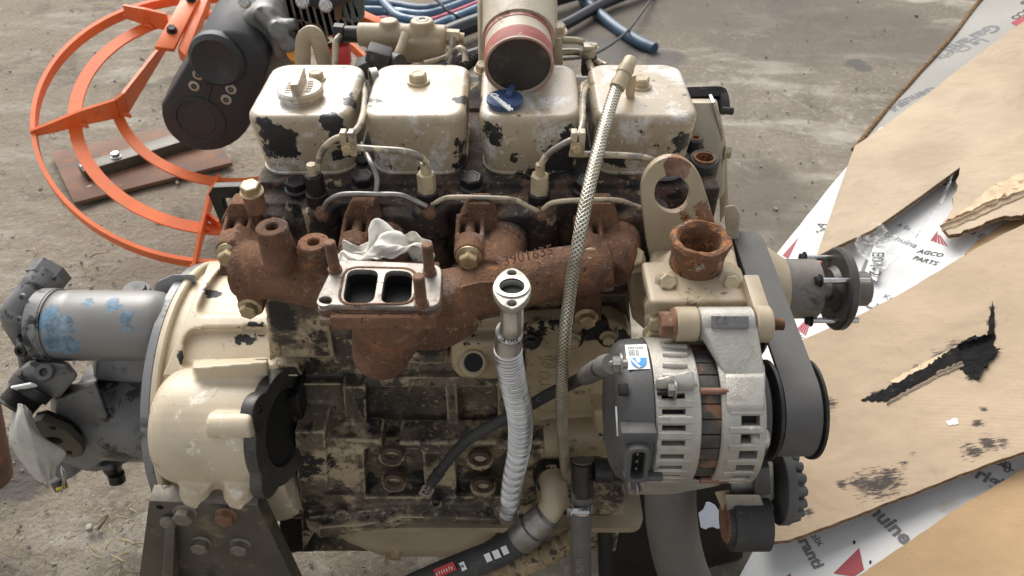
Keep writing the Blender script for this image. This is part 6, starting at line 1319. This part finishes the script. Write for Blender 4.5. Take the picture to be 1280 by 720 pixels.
# clear bag with part label
bg = thing('plastic_bag', tuple(P(1100, 310, pl=PD)), 'crumpled clear plastic parts bag on the white board', 'plastic bag')
PG = (PD[0] + PD[1] * .02, PD[1]); b = M(); rows = [[(1066, 300), (1078, 282), (1086, 276), (1110, 292)], [(1072, 318), (1086, 310), (1104, 305), (1128, 295)], [(1085, 330), (1098, 325), (1120, 315), (1160, 285)], [(1098, 345), (1106, 340), (1140, 305), (1186, 240)], [(1100, 348), (1115, 330), (1160, 290), (1192, 214)]]
rw = [catmull([P(x, y, pl=PG) for x, y in r_], 8) for r_ in rows]; cs = [catmull([r_[i] for r_ in rw], 8) for i in range(len(rw[0]))]; nc, nr = len(cs), len(cs[0])
b.add([cs[i][j] + PD[1] * (.012 * (1 - 2 * abs(mnoise.noise(cs[i][j] * 38))) + .004 * mnoise.noise(cs[i][j] * 110)) for j in range(nr) for i in range(nc)], [(j * nc + i, j * nc + i + 1, (j + 1) * nc + i + 1, (j + 1) * nc + i) for j in range(nr - 1) for i in range(nc - 1)])
b.obj('film', m_film, bg, ang=50)
PG2 = (PD[0] + PD[1] * .012, PD[1]); flat([(1092, 306), (1104, 312), (1096, 350), (1080, 342)], PG2, m_label, bg, 'paper_label', .0005); write('E04-2', (1091, 315), (1086, 345), PG2, m_ink, bg, 'label_print', .0012, bold=.02)
flat([(1082, 322), (1086, 324), (1078, 345), (1074, 343)], PG2, m_greyink, bg, 'barcode', .0009); write('6Z', (1080, 351), (1086, 345), PG2, m_ink, bg, 'label_print', .0012)
# white scrap seen under the alternator
b = M(); q = P(893, 643, Y=.60); b.prism([P(x, y, Y=.60) + V((0, (y - 640) * -.0012, 0)) for x, y in jag([(873, 641), (884, 634), (895, 636), (905, 646), (904, 651), (874, 650)], 5, 1.2, 2)], (0, .0015, 0)); label(b.obj('paper_scrap', m_tape), 'torn white paper scrap in the dark gap under the alternator', 'paper scrap')
# floor litter: straw, chips and grit
b = M(); rnd = random.Random(12)
for k in range(40):
    x, y = rnd.uniform(0, 420), rnd.uniform(0, 400)
    if k < 22: x, y = rnd.uniform(120, 185), rnd.uniform(640, 720)
    elif k < 40: x, y = rnd.uniform(0, 180), rnd.uniform(560, 720)
    p = P(x, y, Z=.012); a = rnd.uniform(0, 3.1); L = rnd.uniform(.006, .026); d = V((math.cos(a), math.sin(a), rnd.uniform(-.05, .15))); b.tube([p - d * L / 2, p + V((0, 0, .003)), p + d * L / 2], rnd.uniform(.0008, .0018), 5, 3)
for px_ in (((150, 674), (168, 680)), ((140, 695), (154, 702)), ((112, 682), (120, 690)), ((112, 322), (128, 316)), ((118, 5), (142, 8)), ((42, 310), (46, 318)), ((226, 325), (231, 315))):
    p0, p1 = P(*px_[0], Z=.012), P(*px_[1], Z=.016); b.tube([p0, p0.lerp(p1, .5) + V((0, 0, .004)), p1], .0022, 6, 4)
label(b.obj('straw_litter', m_straw), 'bits of dry straw scattered on the dusty floor', kind='stuff')
b = M()
for k in range(900):
    x, y = rnd.uniform(-20, 520), rnd.uniform(-10, 720)
    if k % 6 == 0: x = rnd.uniform(850, 1150); y = rnd.uniform(0, 330)
    p = P(x, y, Z=.006); r_ = rnd.uniform(.0012, .0045) * (1 if rnd.random() < .93 else 1.8); b.box(p, (r_ * rnd.uniform(1, 2), r_ * rnd.uniform(1, 2), r_), Matrix.Rotation(rnd.uniform(0, 3), 3, V((rnd.random(), rnd.random(), 1))))
label(b.obj('grit', m_pebble), 'grit and small chips scattered on the dusty floor', kind='stuff')
q = M(); q.box(P(112, 660, Z=.010), (.010, .012, .012), Matrix.Rotation(.4, 3, 'Z'), .002); label(q.obj('stone', mat('pale_stone', (.33, .31, .27), .8)), 'small pale square stone on the floor next to the twig', 'stone')
label(M().tube([P(120, 663, Z=.006), P(127, 655, Z=.010), P(134, 644, Z=.012)], [.0034, .0028], 8).obj('twig', mat('brown_twig', (.16, .105, .07), .8)), 'short brown twig on the floor left of the steel bracket', 'twig')
